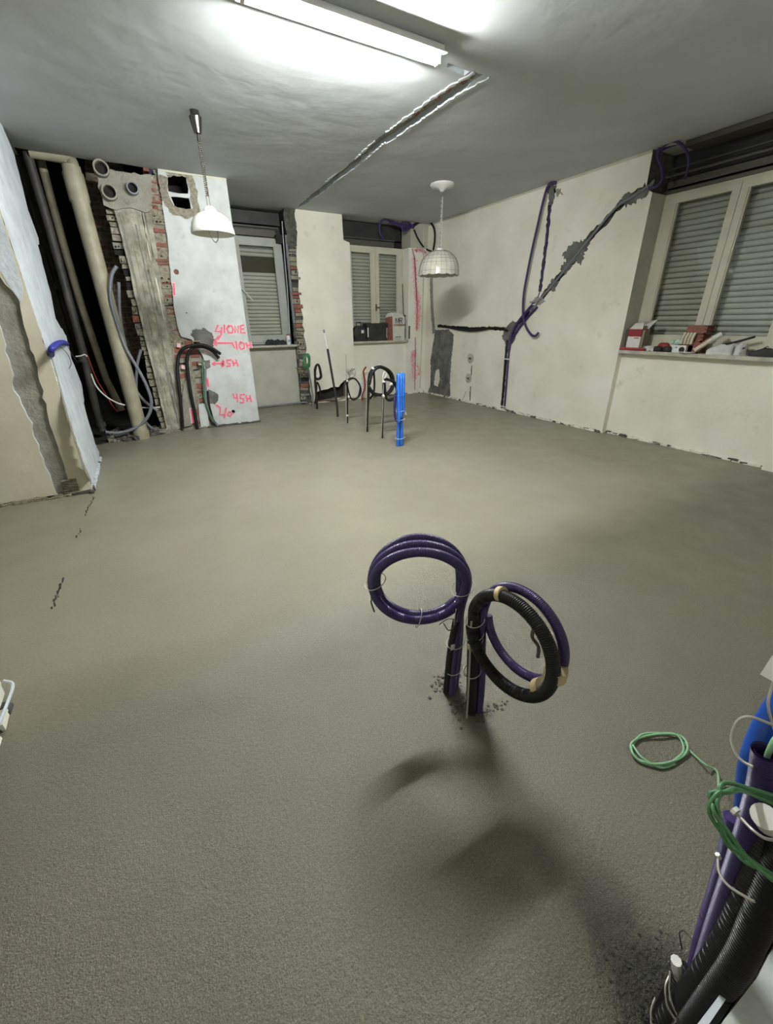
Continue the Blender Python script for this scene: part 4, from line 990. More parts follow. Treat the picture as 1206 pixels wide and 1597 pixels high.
def coilpost(label, base_px, stem_px, loop_px, r=.014, col='blackp', rod=True, turns=2, ties=(), extra=None):
    t, b = post('conduit_stub', label, base_px); Y = b.y
    stem = [V((b.x, Y, -.02))] + tr(stem_px, Y)
    part(t, 'stem', MB().tube(stem, r, M[col], 12, pitch=.012), True)
    random.seed(int(base_px[0])); pts = []
    cl = tr(loop_px, Y)
    for k in range(turns):
        for q in cl: pts.append(q + V((random.uniform(-.008, .008), -.02 * k + random.uniform(-.004, .004), random.uniform(-.008, .008))))
    pts.append(cl[0])
    part(t, 'coil', MB().tube(pts, r, M[col], 12, pitch=.012), True)
    if rod: part(t, 'steel_rod', MB().tube([V((b.x - .018, Y - .01, -.02)), V((stem[-1].x - .018, Y - .01, stem[-1].z))], .005, M['wire'], 8, smooth=False), True)
    mb = MB()
    for p in ties:
        q = hit(p[0], p[1], 1, Y - .02); tapeband(mb, q, V((p[2], 0, p[3])), r * 1.5, .022, M['whitep'])
    part(t, 'tape_band', mb, False, 'white tape bands')
    if extra: extra(t, b, Y)
    return t
def ex1(t, b, Y):
    mb = MB()
    mb.tube(tr([(600, 590), (603, 583), (600, 580), (597, 590), (601, 597)], Y - .02), .006, M['whitep'], 6)
    part(t, 'wire_end', mb, True)
coilpost('black conduit stub with a small coil on top, just behind the blue bundle', (596, 683), [(597, 640), (598, 615), (598, 600), (600, 593)],
         [(600, 593), (606, 592), (614, 597), (619, 608), (617, 618), (610, 623), (602, 620)], .013, turns=2, ties=((599, 595, .3, 1), (598, 618, 1, .4), (610, 599, 1, -.3)), extra=ex1)
def ex2(t, b, Y):
    part(t, 'conduit', MB().tube(tr([(583, 578), (584, 592), (584, 605), (582, 615), (577, 622)], Y + .05), .013, M['blackp'], 10, pitch=.012), True)
    part(t, 'wire_end', MB().tube(tr([(590, 572), (593, 567), (595, 564), (594, 570), (591, 574)], Y - .02), .004, M['wire'], 6), True)
coilpost('black conduit stub with the largest coil, one back from the small coil', (572, 673), [(573, 640), (575, 612), (574, 595)],
         [(574, 595), (577, 582), (584, 575), (594, 573), (604, 578), (610, 588), (611, 601), (605, 612), (594, 616), (582, 613), (575, 604)], .019, turns=3,
         ties=((576, 602, 1, .2), (582, 575, .6, 1)), extra=ex2)
def ex3(t, b, Y):
    random.seed(90); mb = MB()
    for k in range(7):
        pts = [hit(547 + random.uniform(-8, 8), 580 + random.uniform(-6, 6), 1, Y + random.uniform(-.03, .03)) for _ in range(5)]
        mb.tube([hit(546, 592, 1, Y)] + pts, .0022, M['rust'] if k % 2 else M['wire'], 5)
    mb.tube(tr([(541, 600), (540, 575), (540, 553)], Y), .0022, M['rust'], 5)
    part(t, 'loose_wires', mb, True, 'tangle of thin loose wires')
coilpost('slim conduit stub with one large loop and a tangle of wires', (542, 660), [(542, 640), (542, 622), (541, 600)],
         [(541, 600), (544, 592), (553, 591), (560, 600), (562, 610), (557, 620), (548, 622)], .011, col='blackp', turns=2, ties=((542, 594, .3, 1), (544, 619, 1, .3), (542, 648, .1, 1)), extra=ex3)
# rod
t, b = post('marking_rod', 'tall leaning rod, black below and white above, standing in the screed', (527, 650), 'rod')
Y = b.y; L3 = tr([(525, 625), (511, 544)], Y); U3 = tr([(511, 544), (506, 519)], Y); T3 = tr([(506, 519), (505, 514)], Y)
part(t, 'lower_tube', MB().tube([V((b.x, Y, -.02)), V((b.x, Y, .12)), *L3], .017, M['rubber'], 12, smooth=False), True, 'black lower tube')
part(t, 'upper_tube', MB().tube(U3, .011, M['whitep'], 12, smooth=False), True, 'white upper tube')
part(t, 'tip', MB().tube(T3, .013, M['greyp'], 10, smooth=False), True)
coilpost('black conduit stub with a doubled narrow loop, next to the broken wall hole', (495, 638), [(494, 622), (492, 600), (491, 575)],
         [(491, 575), (493, 570), (497, 570), (500, 580), (500, 588), (495, 591), (492, 586)], .018, turns=2, rod=False, ties=((494, 587, 1, .2),),
         extra=lambda t, b, Y: part(t, 'conduit', MB().tube(tr([(493, 630), (494, 600), (496, 598), (499, 606), (500, 618)], Y), .015, M['blackp'], 10, pitch=.012), True))
t, b = post('conduit_stub', 'thin grey conduit rising to a hank of green wire by the left window', (489, 636)); Y = b.y
part(t, 'stem', MB().tube([V((b.x, Y, -.02))] + tr([(487, 610), (483, 585), (481, 573)], Y), .013, M['greyp'], 10, pitch=.012), True)
random.seed(17); mb = MB()
for k in range(16):
    ang = random.uniform(-.5, .5); pts = []; q_ = random.uniform(.35, 1.05)
    for i in range(13):
        a = 2 * PI * i / 12; p = hit(478.5 + 5.5 * q_ * math.cos(a) + 2 * math.sin(a) * ang, 563 + 11.5 * (.4 + .6 * q_) * math.sin(a) + ang * 3 * math.cos(a), 1, Y + random.uniform(-.02, .02)); pts.append(p)
    mb.tube(pts, .007, M['green'], 6)
mb.tube(tr([(481, 573), (484, 590), (486, 605)], Y - .02), .004, M['green'], 6)
part(t, 'green_wire', mb, True, 'hank of green wire')
b = onfloor(560, 622); mb = MB().tube([V((b.x, 7.25, -.02))] + tr([(565, 618), (569, 606), (569, 592), (567, 580), (571, 572)], 7.25), .016, M['redwire'], 10, pitch=.012)
solo('conduit_stub', 'bent dark reddish conduit end rising by the wall below the middle window', 'electrical conduit', mb, (b.x, 7.25, 0), True)
# wires lying on the broken screed edge
mb = MB().tube([V((2.6, 7.36, .03)), V((2.8, 7.37, .05)), V((3.0, 7.36, .03)), V((3.3, 7.38, .05)), V((3.5, 7.37, .02))], .006, M['redwire'], 6)
solo('red_wire', 'thin red wire lying along the black hole at the foot of the back wall', 'wire', mb, (2.6, 7.36, 0), True)
mb = MB().tube([V((1.5, 7.42, .03)), V((1.9, 7.44, .03)), V((2.45, 7.40, .04)), V((2.5, 7.38, .02))], .014, M['greyp'], 8, pitch=.014)
solo('grey_conduit', 'grey conduit lying on the floor below the left window', 'electrical conduit', mb, (1.5, 7.42, 0), True)

# ================================================================== SHAFT PIPES
bp = onfloor(222, 683)
t = thing('waste_pipe', 'thick beige waste pipe standing in the open shaft', 'pipe', (bp.x, bp.y, 0)); Y = bp.y + .0
mb = MB().tube([V((bp.x, Y, -.02)), V((bp.x, Y + .02, 1.4)), V((bp.x - .01, Y + .12, 2.70)), V((bp.x - .01, Y + .13, 2.86))], .085, M['pvc'], 28, smooth=False)
part(t, 'pipe', mb, True)
part(t, 'socket', MB().tube([V((bp.x - .01, Y + .12, 2.55)), V((bp.x - .01, Y + .13, 2.80))], .096, M['pvc'], 28, smooth=False), True)
e = tr([(112, 252), (100, 246), (75, 241), (45, 236)], Y + .2)
part(t, 'elbow', MB().tube([V((bp.x - .01, Y + .13, 2.78))] + e, .055, M['pvc'], 20), True, 'horizontal branch under the ceiling')
part(t, 'foot_collar', MB().tube([V((bp.x, Y, -.01)), V((bp.x, Y, .10))], .094, M['pvc'], 28, smooth=False), True)
def vpipe(name, label, px, Y, r, mt, cat='pipe', rings=()):
    P = tr(px, Y); mb = MB().tube(P, r, M[mt], 18, smooth=False)
    for zz in rings:
        q = P[0].lerp(P[-1], zz); d = (P[-1] - P[0]).normalized(); mb.tube([q - d * .03, q + d * .03], r * 1.25, M[mt], 18, smooth=False)
    return solo(name, label, cat, mb, (P[-1].x, Y, max(0, P[-1].z)), True)
vpipe('slim_pipe', 'slim beige pipe left of the thick waste pipe', [(62, 245), (100, 385), (128, 480), (165, 590), (190, 640)], 6.75, .042, 'pvc')
vpipe('iron_pipe', 'dark iron pipe along the broken wall end, foremost of the dark pipes', [(38, 225), (72, 340), (105, 460), (128, 545), (150, 640), (160, 672)], 6.45, .045, 'darkpipe', rings=(.7, .97))
vpipe('iron_pipe', 'dark iron pipe deeper in the shaft behind the foremost one', [(24, 225), (60, 345), (92, 450), (118, 540), (142, 625)], 6.6, .035, 'darkpipe', rings=(.5,))
mb = MB().tube(tr([(182, 415), (174, 430), (172, 460), (178, 490), (195, 540), (215, 575), (228, 600), (236, 625), (233, 645), (222, 660), (205, 670), (185, 675), (165, 674)], 6.15), .019, M['greyp'], 12, pitch=.016)
solo('grey_hose', 'grey flexible conduit looping in front of the thick waste pipe', 'electrical conduit', mb, tuple(tr([(165, 674)], 6.15)[0]), True)
mb = MB().tube(tr([(185, 440), (188, 500), (200, 560), (208, 600), (225, 625), (245, 640)], 6.3), .018, M['greyp'], 12, pitch=.016)
solo('grey_hose', 'grey flexible conduit slanting down right to the column foot', 'electrical conduit', mb, tuple(tr([(245, 640)], 6.3)[0]), True)
mb = MB().tube(tr([(220, 545), (214, 570), (213, 610), (222, 650), (240, 672)], 6.45), .018, M['greyp'], 12, pitch=.016)
solo('grey_hose', 'grey flexible conduit hanging straight beside the concrete column', 'electrical conduit', mb, tuple(tr([(240, 672)], 6.45)[0]), True)
mb = MB().tube(tr([(142, 583), (150, 602), (165, 618), (182, 628), (195, 632)], 6.1), .009, M['whitep'], 8)
solo('white_cable', 'white cable sagging from the wall end to the thick waste pipe', 'cable', mb, tuple(tr([(195, 632)], 6.1)[0]), True)
mb = MB().tube(tr([(215, 635), (228, 636), (240, 636), (250, 635)], 6.35), .009, M['whitep'], 8)
solo('white_cable', 'short white cable right of the thick waste pipe', 'cable', mb, tuple(tr([(250, 635)], 6.35)[0]), True)
mb = MB().tube(tr([(136, 553), (150, 590), (165, 615), (175, 632), (184, 642)], 6.2), .006, M['redwire'], 6)
solo('red_wire', 'thin red wire dropping through the shaft', 'wire', mb, tuple(tr([(184, 642)], 6.2)[0]), True)
mb = MB().tube(tr([(118, 556), (126, 555), (132, 553), (136, 556)], 6.1), .007, M['whitep'], 6)
solo('white_cable', 'curl of white cable end at the broken wall edge', 'cable', mb, tuple(tr([(118, 556)], 6.1)[0]), True)
random.seed(71); mb = MB()
for i in range(160):
    x_ = random.uniform(-.55, .12); s = random.uniform(.012, .055); y_ = random.uniform(6.3, 6.7) if x_ > -.1 else random.uniform(6.15, 6.7)
    mb.box((-s, -s, -s * .2), (s, s, s), random.choice((M['rubble'], M['mortar'], M['mortar'], M['mortar_lt'])), Matrix.Translation((x_, y_, 0)) @ Matrix.Rotation(random.uniform(0, 3), 4, 'Z') @ Matrix.Rotation(random.uniform(-.4, .4), 4, 'X'), jit=s * .35)
solo('rubble_heap', 'heap of rubble on the floor of the pipe shaft', 'rubble', mb, (-.2, 6.4, 0), kind='stuff')
# blue sleeve poking out of the left wall end
mb = MB().tube([hit(80, 553, 0, XJ + .01), hit(80, 545, 0, XJ + .05), hit(88, 537, 0, XJ + .06), hit(98, 534, 0, XJ + .04), hit(104, 536, 0, XJ - .01)], .021, M['purple2'], 14, pitch=.02)
p = hit(80, 553, 0, XJ)
solo('blue_sleeve', 'short blue corrugated conduit bent across the broken end of the left wall', 'electrical conduit', mb, tuple(p), True)
mb = MB().tube([hit(92, 538, 0, XJ + .03), hit(105, 552, 0, XJ + .02), hit(111, 566, 0, XJ + .02), hit(108, 575, 0, XJ + .02)], .003, M['rust'], 6).tube([hit(103, 535, 0, XJ + .02), hit(112, 552, 0, XJ + .02), hit(122, 566, 0, XJ + .02)], .003, M['rust'], 6)
solo('loose_wire', 'thin grey wires hanging from the blue sleeve over white plaster', 'wire', mb, tuple(p + V((0, .3, 0))), True)

# ================================================================== PILLAR CONDUITS
Yc = YP - .05
def pc(name, label, pts, r, mt, offs, cat='electrical conduit'):
    P = [hit(p[0], p[1], 1, YP - o_) for p, o_ in zip(pts, offs)]
    return solo(name, label, cat, MB().tube(P, r, M[mt], 12, pitch=.012), (P[0].x, P[0].y, max(0, P[0].z)), True)
pc('bent_conduit', 'black conduit arching from the left chase of the pillar over to the right', [(285, 668), (283, 640), (279, 600), (277, 575), (279, 555), (286, 544), (300, 539), (315, 538), (330, 543), (344, 552)], .021, 'blackp', [.03, .04, .05, .05, .06, .09, .12, .13, .12, .1])
pc('bent_conduit', 'dark purple-black conduit arching beside the first one on the pillar', [(308, 668), (303, 640), (297, 610), (293, 580), (292, 560), (297, 546), (307, 541), (320, 542), (332, 548), (341, 558)], .021, 'blackp', [.03, .04, .05, .05, .06, .08, .09, .10, .09, .06])
pc('green_cable', 'green cable hanging in the chase between broken bricks', [(317, 560), (316, 575), (317, 600), (320, 625), (327, 645), (337, 660)], .010, 'green', [.02, .03, .03, .03, .03, .03], 'cable')
pc('bent_conduit', 'grey conduit running down in the chase beside the green cable', [(320, 575), (320, 600), (322, 630), (330, 652), (340, 664)], .018, 'greyp', [.0, .01, .01, .01, .02])
pc('bent_conduit', 'dark conduit at the right side of the lower chase', [(324, 610), (326, 630), (331, 650), (336, 664)], .014, 'blackp', [.0, .01, .01, .02])
for k, (px, py, w_, h_, lab) in enumerate(((307, 535, .10, .05, 'flat tan metal box at the top of the bent conduits'), (313, 567, .07, .045, 'small cream junction box halfway up the pillar chase'))):
    c = hit(px, py, 1, YP - .02); t = thing('junction_box', lab, 'junction box', c)
    mb = MB(); z0, z1 = c.z - h_ / 2, c.z + h_ / 2
    mt = M['tape'] if k == 0 else M['card']
    mb.box((c.x - w_ / 2, YP - .03, z0), (c.x + w_ / 2, YP + .02, z0 + .008), mt); mb.box((c.x - w_ / 2, YP - .03, z1 - .008), (c.x + w_ / 2, YP + .02, z1), mt)
    mb.box((c.x - w_ / 2, YP - .03, z0), (c.x - w_ / 2 + .006, YP + .02, z1), mt); mb.box((c.x + w_ / 2 - .006, YP - .03, z0), (c.x + w_ / 2, YP + .02, z1), mt)
    part(t, 'box', mb); part(t, 'back_plate', MB().box((c.x - w_ / 2, YP, z0), (c.x + w_ / 2, YP + .004, z1), M['darkbar'] if k == 0 else M['whitep']))

# ================================================================== RIGHT WALL CONDUITS
def rc(name, label, pts, r, mt, offs, cat='electrical conduit'):
    P = [hit(p[0], p[1], 0, XR - o_) for p, o_ in zip(pts, offs)]
    return solo(name, label, cat, MB().tube(P, r, M[mt], 10, pitch=.012), (P[0].x, P[0].y, P[0].z), True)
rc('wall_conduit', 'long thin purple conduit hanging loose from the ceiling with a hooked lower end', [(868, 286), (862, 285), (854, 292), (846, 320), (838, 355), (830, 390), (822, 430), (817, 460), (816, 490), (820, 508), (828, 521), (835, 524), (840, 519)], .016, 'purple', [.02, .05, .07, .08, .08, .08, .08, .08, .07, .06, .06, .06, .06])
rc('wall_conduit', 'purple-black conduit set in the vertical chase below the ceiling', [(862, 300), (857, 340), (850, 400), (845, 440), (842, 458), (836, 470), (825, 482)], .014, 'purple', [-.01] * 6 + [.01])
rc('wall_conduit', 'grey-blue conduit lying in the long diagonal chase', [(1012, 290), (985, 308), (960, 325), (925, 366), (890, 410), (862, 445), (845, 464), (826, 485)], .014, 'greyp', [.008] * 7 + [.015])
rc('wall_conduit', 'purple conduit coming down the lower diagonal chase, upper of the pair', [(832, 474), (820, 488), (806, 506), (797, 525), (793, 545)], .022, 'purple', [.025] * 5)
rc('wall_conduit', 'purple conduit coming down the lower diagonal chase, lower of the pair', [(838, 479), (824, 494), (810, 512), (798, 530), (794, 548)], .018, 'purple', [.02] * 5)
for dx, lb, mt_ in ((-2.5, 'black conduit dropping to the floor in the short vertical chase', 'blackp'), (2.0, 'purple conduit dropping to the floor in the short vertical chase', 'purple')):
    rc('wall_conduit', lb, [(794 + dx, 530), (791 + dx, 560), (788 + dx, 600), (785 + dx, 636)], .016, mt_, [.012] * 4)
mb = MB()
for p in ((791, 560), (785, 634), (832, 475)):
    q = hit(p[0], p[1], 0, XR - .03); mb = MB().box((q.x - .012, q.y - .045, q.z - .008), (q.x + .01, q.y + .045, q.z + .008), M['whitep'])
    solo('cable_clip', {560: 'white clip halfway down the short vertical chase', 634: 'white clip at the floor end of the short vertical chase', 475: 'white clip where the diagonal conduits meet'}[p[1]], 'cable clip', mb, tuple(q))

rc('wall_cable', 'black cable sagging out of the horizontal chase', [(683, 509), (700, 511), (715, 514), (735, 516), (755, 514), (775, 511), (792, 516)], .014, 'blackp', [.01, .015, .03, .04, .03, .015, .01], 'cable')
for px, py, lab in ((734, 559, 'open round wall box, upper of the pair low on the right wall'), (731, 590, 'open round wall box, lower of the pair near the floor')):
    c = hit(px, py, 0, XR); t = thing('wall_box', lab, 'electrical box', c)
    part(t, 'mortar_ring', MB().lathe((XR, c.y, c.z), [(.02, -.006), (.07, -.006), (.085, -.001), (.085, .004)], M['stone'], 20, axis='x'), True)
    part(t, 'box', MB().box((XR - .014, c.y - .045, c.z - .03), (XR - .004, c.y + .045, c.z + .03), M['stone']).box((XR - .017, c.y - .03, c.z - .016), (XR - .013, c.y + .03, c.z + .016), M['mortar']))
mb = MB().tube([hit(727, 610, 0, XR - .01), hit(722, 622, 0, XR - .04), hit(718, 627, 0, XR - .06)], .003, M['rust'], 6)
solo('loose_wire', 'fine wire ends poking from the wall near the floor below the wall boxes', 'wire', mb, tuple(hit(727, 610, 0, XR)), True)
# loops over the windows
def yc(label, pts, r, mt, Ys):
    P = [hit(p[0], p[1], 1, y_) for p, y_ in zip(pts, Ys)]
    return solo('conduit_loop', label, 'electrical conduit', MB().tube(P, r, M[mt], 10, pitch=.012), (P[0].x, P[0].y, P[0].z), True)
yc('purple conduit arching wide over the middle window box', [(645, 352), (630, 352), (615, 347), (602, 343), (594, 346), (592, 356), (594, 366), (597, 372)], .016, 'purple', [YB - .02, YB - .03, YB - .05, YB - .06, YB - .06, YB - .05, YB - .04, YB - .03])
yc('purple conduit in a tight loop at the corner of the middle window box', [(646, 350), (638, 356), (630, 360), (627, 355), (628, 348), (634, 345), (641, 350), (645, 356)], .018, 'purple', [YB - .03] * 8)
yc('purple conduit bundle crossing the middle window box from its right corner', [(646, 353), (636, 354), (622, 352), (608, 346)], .02, 'purple', [YB - .02] * 4)
def cc(label, pts, r, mt):
    P = [hit(p[0], p[1], 1, YB - .04 - .01 * k) if p[0] < 662 else hit(p[0], p[1], 0, XR - .03) for k, p in enumerate(pts)]
    return solo('conduit_loop', label, 'electrical conduit', MB().tube(P, r, M[mt], 10, pitch=.012), (P[0].x, P[0].y, P[0].z), True)
cc('black conduit looping from window box round the room corner, outer one', [(646, 351), (653, 347), (660, 346), (668, 346), (674, 350), (678, 360), (678, 376), (676, 390)], .017, 'blackp')
cc('black conduit slanting down behind the pearl pendant to the corner', [(646, 358), (651, 370), (657, 380), (664, 388), (675, 393)], .015, 'blackp')
def xc(label, pts, r, mt, Xs):
    P = [hit(p[0], p[1], 0, x_) for p, x_ in zip(pts, Xs)]
    return solo('conduit_loop', label, 'electrical conduit', MB().tube(P, r, M[mt], 10, pitch=.012), (P[0].x, P[0].y, P[0].z), True)
xc('purple conduit looping out of the right window box in a wide arc', [(1026, 240), (1038, 226), (1052, 220), (1066, 228), (1074, 245), (1073, 262), (1069, 278)], .013, 'purple', [5.14, 5.1, 5.09, 5.1, 5.12, 5.14, 5.2])
xc('purple conduit curving down the left jamb of the right window box', [(1040, 222), (1030, 230), (1026, 245), (1032, 262), (1033, 280), (1025, 290), (1012, 294)], .015, 'purple', [5.12, 5.12, 5.12, 5.12, 5.11, 5.1, 5.08])
xc('dark conduit bunched under the ceiling at the right window box corner', [(1022, 238), (1032, 232), (1046, 226), (1058, 222)], .022, 'purple', [5.16, 5.16, 5.18, 5.2])
# dark window strap guides
mb = MB().box((2.405, YB - .0, 1.35), (2.435, YB + .02, 2.6), M['greyp'])
mb.box((2.405, YB - .012, 1.12), (2.435, YB + .02, 1.34), M['darkbar'])
solo('shutter_strap', 'grey roller shutter strap beside the left window', 'shutter strap', mb, (2.42, YB, 1.12))
mb = MB().tube(tr([(440, 345), (444, 400), (449, 460), (452, 520)], YB + .1), .006, M['whitep'], 6)
solo('hanging_cord', 'thin pale cord hanging in front of the left window jamb', 'cord', mb, tuple(tr([(452, 520)], YB + .1)[0]), True)
c = hit(638, 520, 1, YB); mb = MB().box((4.70, YB - .012, 1.05), (4.73, YB + .0, 1.28), M['darkbar'])
solo('shutter_strap', 'dark strap plate on the right jamb of the middle window', 'shutter strap', mb, (4.715, YB, 1.05))
mb = MB().tube([V((4.64, 7.56, 2.0)), V((4.66, 7.55, 1.5)), V((4.665, 7.55, 1.45))], .008, M['dark'], 6)
mb.box((4.635, 7.50, 1.08), (4.685, 7.56, 1.47), M['rubber'], jit=.012)
solo('dark_pole', 'slim dark pole with a thick lower sleeve in the right jamb of the middle window', 'pole', mb, (4.66, 7.53, 1.03))

# ================================================================== SILL OBJECTS: middle window
ZS = 1.03
c = hit(561.5, 520, 1, 7.46)
t = thing('round_case', 'black round drum-shaped case with a white sticker on the middle window sill', 'case', (c.x, 7.50, ZS))
part(t, 'body', MB().lathe((c.x, 7.43, ZS + .135), [(.001, 0), (.11, 0), (.13, .015), (.13, .12), (.11, .13), (.001, .13)], M['rubber'], 32, axis='y').box((c.x - .12, 7.44, ZS), (c.x + .12, 7.55, ZS + .05), M['rubber']), True)
part(t, 'handle', MB().tube([(c.x - .05, 7.5, ZS + .25), (c.x - .045, 7.5, ZS + .32), (c.x + .04, 7.5, ZS + .32), (c.x + .05, 7.5, ZS + .25)], .01, M['rubber'], 8, smooth=False))
part(t, 'sticker', MB().box((c.x + .015, 7.426, ZS + .14), (c.x + .065, 7.429, ZS + .19), M['whitep'], Matrix.Translation((0, 0, 0))), label='white square sticker')
part(t, 'rim', MB().lathe((c.x, 7.428, ZS + .135), [(.085, 0), (.095, -.004), (.105, 0)], M['dark'], 32, axis='y'), True)
x0, x1 = hit(572, 520, 1, 7.46).x, hit(603, 520, 1, 7.46).x
t = thing('black_toolbox', 'black plastic crate with pale side strips between round case and paper sack', 'box', ((x0 + x1) / 2, 7.5, ZS))
part(t, 'body', MB().box((x0, 7.44, ZS), (x1, 7.60, ZS + .27), M['rubber']))
part(t, 'lid', MB().box((x0 - .012, 7.43, ZS + .27), (x1 + .012, 7.61, ZS + .305), M['dark']))
part(t, 'side_strip', MB().box((x0 + .008, 7.432, ZS + .07), (x0 + .028, 7.441, ZS + .23), M['whitep'], jit=.001), label='white strip')
part(t, 'side_strip', MB().box((x1 - .012, 7.432, ZS + .05), (x1 - .004, 7.441, ZS + .22), M['whitep'], jit=.001), label='white strip')
part(t, 'latch', MB().box(((x0 + x1) / 2 - .03, 7.425, ZS + .24), ((x0 + x1) / 2 + .03, 7.44, ZS + .28), M['dark']))
x0, x1 = hit(606, 520, 1, 7.46).x, hit(630, 520, 1, 7.46).x
t = thing('paper_sack', 'open white paper sack printed MR beside the black crate', 'sack', ((x0 + x1) / 2, 7.5, ZS))
mb = MB(); zt = ZS + .42; xs = x0 + .085
v = [(xs, 7.43, ZS), (x1, 7.43, ZS), (x1 + .01, 7.44, zt - .02), (xs - .02, 7.42, zt), (x0 + .01, 7.56, ZS), (x1, 7.58, ZS), (x1, 7.57, zt - .03), (x0 - .01, 7.56, zt - .02)]
mb.add(v, [(0, 1, 2, 3), (1, 5, 6, 2), (4, 7, 6, 5)], M['paper']); fr_ = part(t, 'front', mb)
mb = MB().add([v[4], v[0], v[3], v[7]], [(0, 1, 2, 3)], M['terracotta']); part(t, 'side_gusset', mb, label='red printed side')
mb = MB().add([v[3], v[2], (x1 - .02, 7.47, zt + .03), (xs + .04, 7.45, zt + .07), (x0, 7.5, zt + .05), v[7], (x0 + .06, 7.53, zt + .09)], [(0, 1, 2, 3), (0, 3, 4, 5), (5, 4, 6)], M['paper']); part(t, 'torn_top', mb)
mb = MB().box((xs - .006, 7.423, ZS + .255), (x1 + .004, 7.431, ZS + .262), M['redobj']).box((xs, 7.425, ZS + .27), (x1, 7.432, ZS + .285), M['card']); part(t, 'stripe', mb, of=fr_)
mb = MB(); 
def letter(mb, segs, ox, oz, s, y_, mt, wd):
    for pl in segs:
        P = [(ox + p[0] * s, oz + p[1] * s) for p in pl]; Bd = band(P, wd)
        for i in range(len(P) - 1):
            q = [Bd[i], Bd[i + 1], Bd[-2 - i], Bd[-1 - i]]; A = [V((u_, y_, w__)) for u_, w__ in q]; B = [a + V((0, -.001, 0)) for a in A]
            mb.add(A + B, [(0, 1, 2, 3), (4, 5, 6, 7), (0, 1, 5, 4), (1, 2, 6, 5), (2, 3, 7, 6), (3, 0, 4, 7)], mt)
Mm = [[(0, 0), (0, 1)], [(0, 1), (.35, .12), (.7, 1)], [(.7, 1), (.7, 0)]]; Rr_ = [[(0, 0), (0, 1), (.5, 1), (.62, .78), (.5, .5), (0, .5)], [(.3, .5), (.65, 0)]]
letter(mb, Mm, xs + .055, ZS + .30, .09, 7.420, M['ink'], .012); letter(mb, Rr_, xs + .14, ZS + .30, .09, 7.420, M['ink'], .013)
part(t, 'lettering', mb, label='large black letters MR', of=fr_)
random.seed(3); mb = MB()
for k in range(9): mb.box((xs + .045 + k * .015, 7.4265, ZS + .05), (xs + .056 + k * .015, 7.4285, ZS + .05 + random.choice((.012, .018))), M['ink'])
mb.box((xs + .03, 7.4265, ZS + .018), (xs + .17, 7.4285, ZS + .023), M['ink'])
part(t, 'small_print', mb, label='line of small black print', of=fr_)
# left window sill
c = hit(430, 534, 1, 7.45); random.seed(25); mb = MB()
for i in range(9):
    p = V((c.x + random.uniform(-.12, .12), 7.44 + random.uniform(-.02, .03), 1.03)); 
    mb.tube([p + V((-.08, 0, .0)), p + V((-.03, .01, random.uniform(.02, .07))), p + V((.04, 0, random.uniform(.01, .05))), p + V((.09, 0, .0))], .016, M['cloth'], 8)
solo('black_cloth', 'crumpled black cloth on the left window sill', 'cloth', mb, (c.x, 7.45, 1.015), True)
c = hit(451, 528, 1, 7.42)
t = thing('white_tube', 'small white bottle with a dark cap at the right end of the left window sill', 'bottle', (c.x - .01, 7.43, 1.015))
part(t, 'body', MB().lathe((c.x - .01, 7.43, 1.015), [(.001, 0), (.032, 0), (.034, .02), (.034, .13), (.028, .145), (.001, .146)], M['whitep'], 20), True)
part(t, 'cap', MB().lathe((c.x - .01, 7.43, 1.015), [(.024, .14), (.024, .165), (.001, .166)], M['redobj'], 16), True)
part(t, 'label_print', MB().box((c.x - .025, 7.394, 1.06), (c.x + .005, 7.397, 1.10), M['bluepk']))

# ================================================================== SILL OBJECTS: right window
ZR = 1.02
def yR(px, py=545, X=5.2): return hit(px, py, 0, X).y
y0, y1 = yR(980), yR(1000)
t = thing('milk_carton', 'red and white opened carton at the left end of the right window sill', 'carton', (5.2, (y0 + y1) / 2, ZR))
zc = ZR + .03
mb = MB().box((5.14, y1, zc), (5.26, y0, zc + .12), M['whitep']); part(t, 'lower_body', mb, label='white printed lower half')
part(t, 'upper_body', MB().box((5.139, y1 - .001, zc + .12), (5.261, y0 + .001, zc + .20), M['redobj']), label='dark red upper half')
part(t, 'side_panel', MB().box((5.15, y1 - .03, zc + .0), (5.25, y1 - .002, zc + .19), M['lining']))
mb = MB().add([(5.14, y0, zc + .2), (5.14, y1, zc + .2), (5.18, y1 + .02, zc + .27), (5.20, y0 - .02, zc + .26), (5.26, y1, zc + .2), (5.26, y1 - .08, zc + .30), (5.15, y1 - .06, zc + .20), (5.26, y0, zc + .2)], [(0, 1, 2, 3), (4, 5, 6), (7, 4, 5, 3)], M['paper']); part(t, 'flap', mb)
part(t, 'print', MB().box((5.137, y1 + .02, zc + .1), (5.139, y1 + .08, zc + .108), M['redobj']))
y0, y1 = yR(974), yR(1012)
mb = MB().box((5.10, y1, ZR), (5.27, y0, ZR + .012), M['redobj'], jit=.003).box((5.105, y1 + .004, ZR + .012), (5.265, y0 - .004, ZR + .028), M['redplast'], jit=.004)
solo('red_folder', 'flat dark red booklet lying under the carton', 'booklet', mb, (5.18, (y0 + y1) / 2, ZR))
def blob(name, label, cat, px, X, w_, d_, h_, mt, z=ZR, n=16, top=.8):
    y_ = yR(px, 545, X); mb = MB().lathe((0, 0, 0), [(.001, 0), (.9, 0), (1, .12), (1, .6), (top, .9), (top * .6, 1), (.001, 1)], mt, n)
    mb.v = [(X + a * d_ / 2, y_ + b_ * w_ / 2, z + c_ * h_) for a, b_, c_ in mb.v]; return solo(name, label, cat, mb, (X, y_, z), True)
